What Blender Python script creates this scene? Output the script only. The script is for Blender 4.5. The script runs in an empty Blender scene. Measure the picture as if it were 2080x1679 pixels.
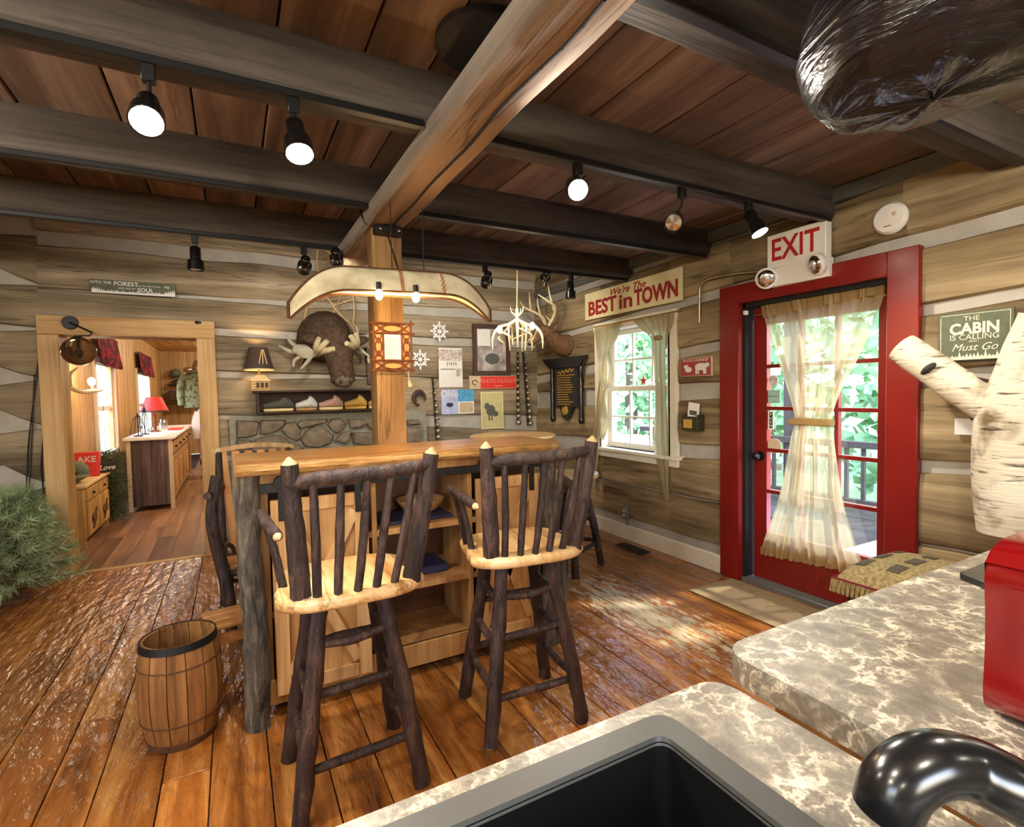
import bpy, bmesh, math, random
import numpy as np
from mathutils import Vector, Matrix, Euler, noise as mnoise
random.seed(7)
PI = math.pi
sc = bpy.context.scene
COL = sc.collection
# ---------------------------------------------------------------- camera
W, H = 2080, 1679
FPX = 1057.46
CR = Vector((0.8813, -0.4722, -0.0193)).normalized()
CF = Vector((0.4722, 0.8805, -0.0420)).normalized()
CU = CR.cross(CF).normalized(); CR = CF.cross(CU).normalized()
CP = Vector((0, 0, 1.40))
cam = bpy.data.cameras.new('camera'); cam.sensor_fit = 'HORIZONTAL'; cam.sensor_width = 36.0
cam.lens = FPX / W * 36.0; cam.clip_start = 0.02; cam.clip_end = 200
camo = bpy.data.objects.new('camera', cam); COL.objects.link(camo)
camo.matrix_world = Matrix(((CR.x, CU.x, -CF.x, CP.x), (CR.y, CU.y, -CF.y, CP.y), (CR.z, CU.z, -CF.z, CP.z), (0, 0, 0, 1)))
sc.camera = camo
def ray(x, y): return CR * (x - W / 2) - CU * (y - H / 2) + CF * FPX
def pz(x, y, z=0.0): d = ray(x, y); return CP + d * ((z - CP.z) / d.z)
def px(x, y, X): d = ray(x, y); return CP + d * (X / d.x)
def py(x, y, Y): d = ray(x, y); return CP + d * (Y / d.y)
XR, YB = 3.21, 5.33            # room-side faces of the right and the back wall
ZJ, ZC = 2.40, 2.58            # underside of the joists, underside of the ceiling boards
# ---------------------------------------------------------------- world, exposure
def lin(h):
    h = h.lstrip('#'); o = []
    for i in (0, 2, 4):
        c = int(h[i:i + 2], 16) / 255
        o.append(c / 12.92 if c <= .04045 else ((c + .055) / 1.055) ** 2.4)
    return (o[0], o[1], o[2], 1)
wd = bpy.data.worlds.new('world'); sc.world = wd; wd.use_nodes = True
nt = wd.node_tree; bgn = nt.nodes['Background']
sky = nt.nodes.new('ShaderNodeTexSky'); sky.sky_type = 'NISHITA'; sky.sun_disc = False
sky.sun_elevation = math.radians(50); sky.sun_rotation = math.radians(200); sky.air_density = 1.0; sky.dust_density = 2.0
nt.links.new(sky.outputs[0], bgn.inputs[0]); bgn.inputs[1].default_value = 2.1
vs = sc.view_settings; vs.view_transform = 'Standard'; vs.look = 'None'; vs.gamma = 1.0; vs.use_curve_mapping = False
vs.exposure = 0.55
sc.cycles.max_bounces = 8; sc.cycles.diffuse_bounces = 5; sc.cycles.glossy_bounces = 4; sc.cycles.transparent_max_bounces = 24
sc.cycles.caustics_reflective = False; sc.cycles.caustics_refractive = False; sc.cycles.sample_clamp_indirect = 6
sun = bpy.data.lights.new('sun', 'SUN'); sun.energy = 5.0; sun.angle = math.radians(3); sun.color = (1, .95, .86)
suno = bpy.data.objects.new('sun', sun); COL.objects.link(suno); suno.rotation_euler = (math.radians(38), math.radians(10), math.radians(60))

# ---------------------------------------------------------------- materials
M = {}
def newmat(name):
    m = bpy.data.materials.new(name); m.use_nodes = True
    return m, m.node_tree, m.node_tree.nodes['Principled BSDF']
def wood(name, dark, light, axis='X', scale=6.0, rough=.6, bump=.25, var=.35, spec=.3, stretch=.07, third=None, coat=0.0, streak=.5, crack=0.0):
    m, t, b = newmat(name); N = t.nodes.new; L = t.links.new
    tc = N('ShaderNodeTexCoord'); oi = N('ShaderNodeObjectInfo')
    mul = N('ShaderNodeMath'); mul.operation = 'MULTIPLY'; mul.inputs[1].default_value = 37.0; L(oi.outputs['Random'], mul.inputs[0])
    add = N('ShaderNodeVectorMath'); add.operation = 'ADD'; L(tc.outputs['Object'], add.inputs[0]); L(mul.outputs[0], add.inputs[1])
    mp = N('ShaderNodeMapping'); s = [1, 1, 1]; s['XYZ'.index(axis)] = stretch; mp.inputs['Scale'].default_value = s; L(add.outputs[0], mp.inputs[0])
    n1 = N('ShaderNodeTexNoise'); n1.inputs['Scale'].default_value = scale; n1.inputs['Detail'].default_value = 5; n1.inputs['Roughness'].default_value = .6; n1.inputs['Distortion'].default_value = .9; L(mp.outputs[0], n1.inputs['Vector'])
    n2 = N('ShaderNodeTexNoise'); n2.inputs['Scale'].default_value = scale * 9; n2.inputs['Detail'].default_value = 3; L(mp.outputs[0], n2.inputs['Vector'])
    n3 = N('ShaderNodeTexNoise'); n3.inputs['Scale'].default_value = scale * .35; n3.inputs['Detail'].default_value = 3; L(add.outputs[0], n3.inputs['Vector'])
    rp = N('ShaderNodeValToRGB'); e = rp.color_ramp.elements; e[0].position = .3; e[0].color = lin(dark); e[1].position = .72; e[1].color = lin(light)
    if third: q = rp.color_ramp.elements.new(.5); q.color = lin(third)
    mx0 = N('ShaderNodeMath'); mx0.operation = 'MULTIPLY_ADD'; mx0.inputs[1].default_value = streak * .5; L(n2.outputs['Fac'], mx0.inputs[0])
    sb = N('ShaderNodeMath'); sb.operation = 'SUBTRACT'; sb.inputs[1].default_value = streak * .25; L(n1.outputs['Fac'], sb.inputs[0]); L(sb.outputs[0], mx0.inputs[2])
    mx1 = N('ShaderNodeMath'); mx1.operation = 'MULTIPLY_ADD'; mx1.inputs[1].default_value = .3; L(n3.outputs['Fac'], mx1.inputs[0])
    sb2 = N('ShaderNodeMath'); sb2.operation = 'SUBTRACT'; sb2.inputs[1].default_value = .15; L(mx0.outputs[0], sb2.inputs[0]); L(sb2.outputs[0], mx1.inputs[2])
    L(mx1.outputs[0], rp.inputs[0])
    hs = N('ShaderNodeHueSaturation'); v = N('ShaderNodeMath'); v.operation = 'MULTIPLY_ADD'; v.inputs[1].default_value = var; v.inputs[2].default_value = 1 - var / 2
    L(oi.outputs['Random'], v.inputs[0]); L(v.outputs[0], hs.inputs['Value']); L(rp.outputs[0], hs.inputs['Color']); fin = hs.outputs[0]
    if crack:
        mpc = N('ShaderNodeMapping'); s3 = [1, 1, 1]; s3['XYZ'.index(axis)] = .035; mpc.inputs['Scale'].default_value = s3; L(add.outputs[0], mpc.inputs[0])
        n4 = N('ShaderNodeTexNoise'); n4.inputs['Scale'].default_value = 7; n4.inputs['Detail'].default_value = 5; n4.inputs['Distortion'].default_value = .15; L(mpc.outputs[0], n4.inputs['Vector'])
        s4 = N('ShaderNodeMath'); s4.operation = 'SUBTRACT'; s4.inputs[1].default_value = .5; L(n4.outputs['Fac'], s4.inputs[0]); ab = N('ShaderNodeMath'); ab.operation = 'ABSOLUTE'; L(s4.outputs[0], ab.inputs[0])
        mr = N('ShaderNodeMapRange'); mr.inputs['From Min'].default_value = .002; mr.inputs['From Max'].default_value = .010; mr.inputs['To Min'].default_value = 1 - crack; mr.inputs['To Max'].default_value = 1; L(ab.outputs[0], mr.inputs['Value'])
        mk = N('ShaderNodeMix'); mk.data_type = 'RGBA'; mk.blend_type = 'MULTIPLY'; mk.inputs[0].default_value = 1; L(fin, mk.inputs[6]); L(mr.outputs[0], mk.inputs[7]); fin = mk.outputs[2]
    L(fin, b.inputs['Base Color'])
    b.inputs['Roughness'].default_value = rough; b.inputs['Specular IOR Level'].default_value = spec
    if coat: b.inputs['Coat Weight'].default_value = coat; b.inputs['Coat Roughness'].default_value = .12
    if bump:
        bp = N('ShaderNodeBump'); bp.inputs['Strength'].default_value = bump; bp.inputs['Distance'].default_value = .02
        L(mx1.outputs[0], bp.inputs['Height']); L(bp.outputs[0], b.inputs['Normal'])
    M[name] = m; return m
def plain(name, col, rough=.5, metal=0.0, var=.12, scale=30, spec=.5, bump=0.0, trans=0.0, coat=0.0, col2=None, thr=None):
    m, t, b = newmat(name); N = t.nodes.new; L = t.links.new
    tc = N('ShaderNodeTexCoord'); n = N('ShaderNodeTexNoise'); n.inputs['Scale'].default_value = scale; n.inputs['Detail'].default_value = 4; L(tc.outputs['Object'], n.inputs['Vector'])
    rp = N('ShaderNodeValToRGB'); c = lin(col); e = rp.color_ramp.elements
    k0, k1 = (.3, .7) if thr is None else thr
    e[0].position = k0; e[1].position = k1
    e[0].color = tuple(x * (1 - var) for x in c[:3]) + (1,); e[1].color = lin(col2) if col2 else tuple(min(1, x * (1 + var)) for x in c[:3]) + (1,)
    L(n.outputs['Fac'], rp.inputs[0]); L(rp.outputs[0], b.inputs['Base Color'])
    b.inputs['Roughness'].default_value = rough; b.inputs['Metallic'].default_value = metal; b.inputs['Specular IOR Level'].default_value = spec
    if trans: b.inputs['Transmission Weight'].default_value = trans
    if coat: b.inputs['Coat Weight'].default_value = coat; b.inputs['Coat Roughness'].default_value = .08
    if bump:
        bp = N('ShaderNodeBump'); bp.inputs['Strength'].default_value = bump; bp.inputs['Distance'].default_value = .01; L(n.outputs['Fac'], bp.inputs['Height']); L(bp.outputs[0], b.inputs['Normal'])
    M[name] = m; return m
def emit(name, col, s):
    m = bpy.data.materials.new(name); m.use_nodes = True; t = m.node_tree; t.nodes.clear()
    o = t.nodes.new('ShaderNodeOutputMaterial'); e = t.nodes.new('ShaderNodeEmission'); e.inputs[0].default_value = lin(col); e.inputs[1].default_value = s
    t.links.new(e.outputs[0], o.inputs[0]); M[name] = m; return m
def glassy(name, tint='#ffffff', gloss=.07):
    m = bpy.data.materials.new(name); m.use_nodes = True; t = m.node_tree; t.nodes.clear(); N = t.nodes.new; L = t.links.new
    o = N('ShaderNodeOutputMaterial'); tr = N('ShaderNodeBsdfTransparent'); tr.inputs[0].default_value = lin(tint); g = N('ShaderNodeBsdfGlossy'); g.inputs['Roughness'].default_value = .03
    mx = N('ShaderNodeMixShader'); mx.inputs[0].default_value = gloss
    L(tr.outputs[0], mx.inputs[1]); L(g.outputs[0], mx.inputs[2]); L(mx.outputs[0], o.inputs[0]); M[name] = m; return m
def sheer(name, col, transp=.35, transl=.6):
    m = bpy.data.materials.new(name); m.use_nodes = True; t = m.node_tree; t.nodes.clear(); N = t.nodes.new; L = t.links.new
    o = N('ShaderNodeOutputMaterial'); tr = N('ShaderNodeBsdfTransparent'); df = N('ShaderNodeBsdfDiffuse'); tl = N('ShaderNodeBsdfTranslucent')
    tc = N('ShaderNodeTexCoord'); mp = N('ShaderNodeMapping'); mp.inputs['Scale'].default_value = (60, 60, 6); L(tc.outputs['Object'], mp.inputs[0])
    n = N('ShaderNodeTexNoise'); n.inputs['Scale'].default_value = 1.2; L(mp.outputs[0], n.inputs['Vector'])
    rp = N('ShaderNodeValToRGB'); c = lin(col); rp.color_ramp.elements[0].color = tuple(x * .8 for x in c[:3]) + (1,); rp.color_ramp.elements[1].color = c; L(n.outputs['Fac'], rp.inputs[0])
    L(rp.outputs[0], df.inputs[0]); L(rp.outputs[0], tl.inputs[0])
    a = N('ShaderNodeMixShader'); a.inputs[0].default_value = transl; L(df.outputs[0], a.inputs[1]); L(tl.outputs[0], a.inputs[2])
    k = N('ShaderNodeMixShader'); k.inputs[0].default_value = transp; L(a.outputs[0], k.inputs[1]); L(tr.outputs[0], k.inputs[2]); L(k.outputs[0], o.inputs[0]); M[name] = m; return m

wood('log_x', '#5c5040', '#b3a48c', 'X', 5, .85, .5, .22, .15, third='#8d7f69', crack=.4)
wood('log_y', '#5c4c38', '#b29f7c', 'Y', 5, .85, .5, .22, .15, third='#8b795b', crack=.4)
plain('chinking', '#b5b0a6', .95, var=.1, scale=8, spec=.1, bump=.3)
wood('ceiling_board', '#50423a', '#a08a78', 'Y', 4, .75, .3, .45, .2, third='#766253', crack=.25)
wood('joist_wood', '#332d2a', '#655c55', 'X', 6, .75, .35, .2, .25, crack=.25)
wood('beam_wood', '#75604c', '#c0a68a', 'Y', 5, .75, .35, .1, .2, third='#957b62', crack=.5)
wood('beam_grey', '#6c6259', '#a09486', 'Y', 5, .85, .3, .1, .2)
wood('post_wood', '#6f5539', '#bd9768', 'Z', 6, .7, .35, .1, .25, third='#977449', crack=.5)
wood('pine', '#a87d49', '#dcb983', 'Z', 7, .5, .1, .12, .3, stretch=.05)
wood('pine_x', '#a87d49', '#dcb983', 'X', 7, .5, .1, .12, .3, stretch=.05)
wood('pine_y', '#b07d40', '#e6bd80', 'Y', 7, .5, .1, .2, .3, stretch=.05)
wood('back_floor', '#4d3526', '#9c7656', 'Y', 5, .4, .15, .6, .4)
wood('hickory', '#9a6a38', '#ecd4a6', 'Y', 9, .4, .1, .1, .4, stretch=.12, third='#d6ae74', coat=.2, crack=.45)
wood('bar_door', '#9a6f45', '#d8b07c', 'Z', 8, .5, .1, .15, .3, third='#bd925f')
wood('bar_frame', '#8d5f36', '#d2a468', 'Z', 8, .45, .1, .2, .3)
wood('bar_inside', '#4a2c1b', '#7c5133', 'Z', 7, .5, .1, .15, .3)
wood('bark_dark', '#1f1817', '#5a443b', 'Z', 22, .5, .9, .25, .35, stretch=.25, third='#382a27')
wood('bark_grey', '#2c2a24', '#837a68', 'Z', 26, .8, 1.0, .1, .2, stretch=.2, third='#585048')
wood('cut_wood', '#b08a5c', '#dcc096', 'Z', 20, .6, .1, .1, .2)
wood('oak_stave', '#6b4727', '#b58552', 'Z', 12, .5, .15, .35, .3, third='#94683c')
wood('dark_walnut', '#24140e', '#4c2c1d', 'X', 8, .5, .1, .1, .3)
wood('grey_barn', '#3a2f2d', '#75615c', 'Z', 10, .7, .2, .5, .2)
wood('carved_pine', '#8d6a36', '#d2ac6a', 'Z', 9, .6, .2, .2, .2)
wood('slat_wood', '#a5703e', '#dca266', 'Z', 9, .5, .1, .15, .3)
plain('black_iron', '#1b1b1c', .5, .3, .2)
plain('track_black', '#161617', .4, .2, .1)
plain('gloss_black', '#121213', .22, 0, .2, spec=.6)
plain('white_paint', '#e6e0cf', .5, var=.04)
plain('white_plastic', '#eceae4', .4, var=.03)
plain('red_paint', '#7d1b17', .28, var=.1, scale=4, spec=.5)
plain('dark_gap', '#120c0b', .8)
plain('cream_paint', '#e6dcab', .6, var=.05, scale=12)
plain('red_letter', '#a1262b', .6, var=.1)
plain('exit_red', '#b51f1c', .5, var=.05)
plain('chrome', '#cfcfcf', .15, 1.0, .05)
plain('conduit_metal', '#b8a98a', .35, .8, .1)
plain('brass', '#d8b24c', .3, .9, .1)
plain('green_sign', '#5c624b', .7, var=.15)
plain('sign_cream', '#dcd8c2', .7, var=.05)
plain('paper', '#eceae6', .8, var=.03)
plain('moose_fur', '#4f4034', .95, var=.35, scale=25, bump=.8, spec=.05)
plain('moose_nose', '#6b5c4d', .9, var=.25, scale=25, bump=.5, spec=.1)
plain('antler_grey', '#b3ab98', .7, var=.2, scale=10, bump=.2)
plain('antler_cream', '#cfc099', .5, var=.15, scale=10)
plain('deer_fur', '#6d5138', .9, var=.3, scale=30, bump=.5)
plain('bell_metal', '#b5ab98', .28, .8, .2)
plain('leather', '#241d1a', .7, var=.2)
plain('stone', '#7a6c5c', .9, var=.3, scale=14, bump=.7, spec=.15)
plain('mortar', '#8d8a7c', .95, var=.15, scale=20, bump=.4, spec=.1)
plain('snow_white', '#e9e9ea', .5, var=.04)
plain('gold', '#cfa94e', .45, .5, .1)
plain('mat_tan', '#85704f', .95, var=.08, scale=60)
plain('mat_line', '#7d6b4c', .95, var=.08)
plain('red_gloss', '#6f080b', .12, 0, .06, spec=.6, coat=.6)
plain('fir', '#7a9560', .8, var=.3, scale=6, col2='#b9c99c')
plain('fir_dark', '#2f3d25', .8, var=.35, scale=6, col2='#50603a')
plain('leaf', '#4f8a50', .7, var=.3, scale=1.2, col2='#b4e0b4', spec=.2); plain('lawn', '#55664f', .9, var=.2, scale=1.5, spec=.1)
plain('deck', '#b4c6de', .6, var=.12, scale=5)
plain('porch_dark', '#2b2928', .7, var=.2)
plain('sink_black', '#070707', .55, var=.3, scale=300, spec=.12)
plain('sink_rim', '#34332f', .5, var=.08, scale=200)
plain('plaid_red', '#4a0c1a', .9, var=.4, scale=9, col2='#8c1730', thr=(.45, .55))
plain('cloth_white', '#f0eef0', .9, var=.05)
plain('cloth_camo', '#8a8a66', .95, var=.3, scale=16, col2='#4b4a30', thr=(.52, .56))
plain('cushion_fabric', '#7d6b45', .95, var=.3, scale=70, col2='#a39263')
plain('cushion_dark', '#4a4436', .95, var=.2)
plain('burgundy', '#6a1522', .9, var=.2)
plain('cord_black', '#15130f', .6)
plain('rope', '#a58b60', .9)
plain('birch_canoe', '#d8c9a0', .85, var=.3, scale=7, col2='#efe6c8', bump=.2, thr=(.3, .55))
plain('bark_trim', '#5a3c22', .9, var=.3)
plain('lacing', '#a9653a', .8)
plain('twig_brown', '#6e3a1c', .7, var=.3)
plain('twig_panel', '#d79a5c', .7, var=.1)
plain('grey_photo', '#8d8380', .6, var=.45, scale=9, col2='#cfc7c6')
plain('frame_brown', '#4b332a', .45, var=.15)
plain('pale_blue', '#9fbbe0', .7)
plain('poster_blue', '#4f9fcf', .7, var=.2, scale=18)
plain('poster_lilac', '#b5bfe6', .7, var=.15, scale=15)
plain('poster_tan', '#c8bf8c', .75, var=.12, scale=25)
plain('ink_grey', '#5b5f5a', .7, var=.3, scale=40)
plain('poster_pink', '#b79c98', .7, var=.3, scale=30, col2='#e9e2e0')
plain('red_board', '#d8352c', .6, var=.06)
plain('red_board_light', '#ee8a72', .6)
plain('tan_board', '#c9b495', .7, var=.1)
plain('rust_red', '#a8484a', .7, var=.12)
plain('green_tin', '#3f3d27', .55, .3, .3)
plain('yellow_label', '#c79b46', .6)
plain('glass_amber', '#5f4a34', .12, 0, .2, spec=.6)
plain('navy', '#2a2c4a', .5, var=.2)
plain('green_hat', '#66705c', .9, var=.15)
plain('shade_dark', '#4a3a33', .85, var=.1)
plain('cream_wood', '#e3c48c', .6, var=.1)
plain('slip_green', '#4c4a40', .8, var=.2); plain('slip_white', '#c4c3c0', .6, var=.15); plain('slip_brown', '#a8814f', .7, var=.2)
plain('slip_pink', '#b08a7c', .6, var=.2); plain('slip_yellow', '#c79c4c', .7, var=.15); plain('slip_sole', '#d8c48c', .7)
plain('teal', '#9fc4bb', .5)
plain('orange_leaf', '#d9552a', .5, var=.15)
plain('steel_grey', '#777975', .5, .4, .1)
plain('smoked_ball', '#d9d4cc', .5)
plain('pink_cloth', '#b98a9c', .9)
wood('bar_top_wood', '#b07338', '#f0c284', 'X', 7, .3, .06, .1, .4, stretch=.05, third='#dba45e', coat=.4)
wood('live_edge', '#5a3d22', '#e6c894', 'X', 16, .6, .8, .1, .3, stretch=.12, third='#b58a52')
emit('bulb_white', '#fff6e0', 60); emit('bulb_small', '#ffe6bc', 14); emit('bulb_warm', '#ffb45a', 60); emit('bulb_warm2', '#ffe2b0', 45)
glassy('pane_glass'); glassy('clear_glass', '#f4f4f4', .15)
sheer('sheer_cream', '#e3d2a4', .36, .5); sheer('sheer_tan', '#cdae76', .05, .6); sheer('curtain_linen', '#c2b48e', .04, .45)

# worn glossy floor boards
m, t, b = newmat('floor_board'); N = t.nodes.new; L = t.links.new
tc = N('ShaderNodeTexCoord'); oi = N('ShaderNodeObjectInfo')
mul = N('ShaderNodeMath'); mul.operation = 'MULTIPLY'; mul.inputs[1].default_value = 53.0; L(oi.outputs['Random'], mul.inputs[0])
add = N('ShaderNodeVectorMath'); add.operation = 'ADD'; L(tc.outputs['Object'], add.inputs[0]); L(mul.outputs[0], add.inputs[1])
mp = N('ShaderNodeMapping'); mp.inputs['Scale'].default_value = (1, .1, 1); L(add.outputs[0], mp.inputs[0])
n1 = N('ShaderNodeTexNoise'); n1.inputs['Scale'].default_value = 7; n1.inputs['Detail'].default_value = 6; n1.inputs['Roughness'].default_value = .6; n1.inputs['Distortion'].default_value = 1.5; L(mp.outputs[0], n1.inputs[0])
rp = N('ShaderNodeValToRGB'); e = rp.color_ramp.elements; e[0].position = .28; e[0].color = lin('#532d12'); e[1].position = .75; e[1].color = lin('#cb9350'); q = e.new(.5); q.color = lin('#985c26'); L(n1.outputs['Fac'], rp.inputs[0])
hs = N('ShaderNodeHueSaturation'); v = N('ShaderNodeMath'); v.operation = 'MULTIPLY_ADD'; v.inputs[1].default_value = .5; v.inputs[2].default_value = .75; L(oi.outputs['Random'], v.inputs[0]); L(v.outputs[0], hs.inputs['Value']); L(rp.outputs[0], hs.inputs['Color'])
# bare worn streak where feet pass from the door into the room
geo = N('ShaderNodeNewGeometry'); sx = N('ShaderNodeSeparateXYZ'); L(geo.outputs['Position'], sx.inputs[0])
def mth(op, a, b_=None, c=None):
    q = N('ShaderNodeMath'); q.operation = op
    for i, z in enumerate((a, b_, c)):
        if z is None: continue
        if isinstance(z, (int, float)): q.inputs[i].default_value = z
        else: L(z, q.inputs[i])
    return q.outputs[0]
dx = mth('DIVIDE', mth('SUBTRACT', sx.outputs[0], 2.22), .36); dy = mth('DIVIDE', mth('SUBTRACT', sx.outputs[1], 2.45), 1.05)
rad = mth('SQRT', mth('ADD', mth('MULTIPLY', dx, dx), mth('MULTIPLY', dy, dy)))
mpw = N('ShaderNodeMapping'); mpw.inputs['Scale'].default_value = (1, .22, 1); L(geo.outputs['Position'], mpw.inputs[0])
nw = N('ShaderNodeTexNoise'); nw.inputs['Scale'].default_value = 30; nw.inputs['Detail'].default_value = 7; nw.inputs['Roughness'].default_value = .75; L(mpw.outputs[0], nw.inputs[0])
wm = mth('SUBTRACT', nw.outputs['Fac'], mth('MULTIPLY_ADD', rad, .22, .37)); wear = mth('MULTIPLY', wm, 14.0); wc = N('ShaderNodeClamp'); L(wear, wc.inputs[0])
mx = N('ShaderNodeMix'); mx.data_type = 'RGBA'; L(wc.outputs[0], mx.inputs[0]); L(hs.outputs[0], mx.inputs[6]); mx.inputs[7].default_value = lin('#b3a584'); L(mx.outputs[2], b.inputs['Base Color'])
L(mth('MULTIPLY_ADD', wc.outputs[0], .5, mth('MULTIPLY_ADD', n1.outputs['Fac'], .2, .10)), b.inputs['Roughness'])
nb = N('ShaderNodeTexNoise'); nb.inputs['Scale'].default_value = 20; nb.inputs['Detail'].default_value = 5; mpb = N('ShaderNodeMapping'); mpb.inputs['Scale'].default_value = (1, .3, 1); L(tc.outputs['Object'], mpb.inputs[0]); L(mpb.outputs[0], nb.inputs[0])
bp = N('ShaderNodeBump'); bp.inputs['Strength'].default_value = .9; bp.inputs['Distance'].default_value = .035; L(nb.outputs['Fac'], bp.inputs['Height']); L(bp.outputs[0], b.inputs['Normal'])
b.inputs['Specular IOR Level'].default_value = .55; L(mth('MULTIPLY_ADD', wc.outputs[0], -.6, .6), b.inputs['Coat Weight']); b.inputs['Coat Roughness'].default_value = .08; L(bp.outputs[0], b.inputs['Coat Normal'])
M['floor_board'] = m
# mottled laminate
m, t, b = newmat('laminate'); N = t.nodes.new; L = t.links.new
tc = N('ShaderNodeTexCoord'); n0 = N('ShaderNodeTexNoise'); n0.inputs['Scale'].default_value = 9; n0.inputs['Detail'].default_value = 6; n0.inputs['Roughness'].default_value = .65; L(tc.outputs['Object'], n0.inputs[0])
av = N('ShaderNodeVectorMath'); av.operation = 'MULTIPLY_ADD'; L(n0.outputs['Color'], av.inputs[0]); av.inputs[1].default_value = (.16, .16, .16); L(tc.outputs['Object'], av.inputs[2])
vo = N('ShaderNodeTexVoronoi'); vo.feature = 'DISTANCE_TO_EDGE'; vo.inputs['Scale'].default_value = 22; L(av.outputs[0], vo.inputs['Vector'])
v2 = N('ShaderNodeTexVoronoi'); v2.feature = 'DISTANCE_TO_EDGE'; v2.inputs['Scale'].default_value = 55; L(av.outputs[0], v2.inputs['Vector'])
n2 = N('ShaderNodeTexNoise'); n2.inputs['Scale'].default_value = 22; n2.inputs['Detail'].default_value = 8; n2.inputs['Roughness'].default_value = .72; n2.inputs['Distortion'].default_value = .6; L(tc.outputs['Object'], n2.inputs[0])
n3 = N('ShaderNodeTexNoise'); n3.inputs['Scale'].default_value = 11; n3.inputs['Detail'].default_value = 3; L(tc.outputs['Object'], n3.inputs[0])
def mm(op, a, b_, c=None):
    q = N('ShaderNodeMath'); q.operation = op
    for k, z in enumerate((a, b_, c)):
        if z is None: continue
        if isinstance(z, (int, float)): q.inputs[k].default_value = z
        else: L(z, q.inputs[k])
    return q.outputs[0]
vein = mm('SUBTRACT', 1.0, mm('MULTIPLY', vo.outputs['Distance'], 7.0)); vein = mm('MAXIMUM', vein, 0.0); fine = mm('MAXIMUM', mm('SUBTRACT', 1.0, mm('MULTIPLY', v2.outputs['Distance'], 6.0)), 0.0)
msk = mm('MULTIPLY_ADD', n3.outputs['Fac'], 3.0, -.95)
tone = mm('ADD', mm('MULTIPLY', n2.outputs['Fac'], .85), mm('MULTIPLY', mm('MULTIPLY', mm('ADD', mm('MULTIPLY', vein, .42), mm('MULTIPLY', fine, .16)), msk), 1.0))
rp = N('ShaderNodeValToRGB'); e = rp.color_ramp.elements; e[0].position = .28; e[0].color = lin('#575047'); e[1].position = .86; e[1].color = lin('#c4baa5'); q = e.new(.48); q.color = lin('#716a5e'); q = e.new(.62); q.color = lin('#8b8272'); L(tone, rp.inputs[0]); L(rp.outputs[0], b.inputs['Base Color'])
b.inputs['Roughness'].default_value = .38; M['laminate'] = m
# white birch bark with dark lenticels
m, t, b = newmat('birch_bark'); N = t.nodes.new; L = t.links.new
tc = N('ShaderNodeTexCoord'); mp = N('ShaderNodeMapping'); mp.inputs['Scale'].default_value = (9, 9, 75); L(tc.outputs['Object'], mp.inputs[0])
n1 = N('ShaderNodeTexNoise'); n1.inputs['Scale'].default_value = 1; n1.inputs['Detail'].default_value = 3; L(mp.outputs[0], n1.inputs[0])
rp = N('ShaderNodeValToRGB'); e = rp.color_ramp.elements; e[0].position = .3; e[0].color = lin('#6a5a48'); e[1].position = .42; e[1].color = lin('#ddd3bd'); L(n1.outputs['Fac'], rp.inputs[0])
n2 = N('ShaderNodeTexNoise'); n2.inputs['Scale'].default_value = 7; n2.inputs['Detail'].default_value = 4; L(tc.outputs['Object'], n2.inputs[0])
r2 = N('ShaderNodeValToRGB'); r2.color_ramp.elements[0].position = .28; r2.color_ramp.elements[0].color = lin('#8d7c66'); r2.color_ramp.elements[1].position = .45; r2.color_ramp.elements[1].color = (1, 1, 1, 1); L(n2.outputs['Fac'], r2.inputs[0])
mx = N('ShaderNodeMix'); mx.data_type = 'RGBA'; mx.blend_type = 'MULTIPLY'; mx.inputs[0].default_value = 1; L(rp.outputs[0], mx.inputs[6]); L(r2.outputs[0], mx.inputs[7]); L(mx.outputs[2], b.inputs['Base Color'])
bp = N('ShaderNodeBump'); bp.inputs['Strength'].default_value = .5; bp.inputs['Distance'].default_value = .01; L(n1.outputs['Fac'], bp.inputs['Height']); L(bp.outputs[0], b.inputs['Normal']); b.inputs['Roughness'].default_value = .8
M['birch_bark'] = m

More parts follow.
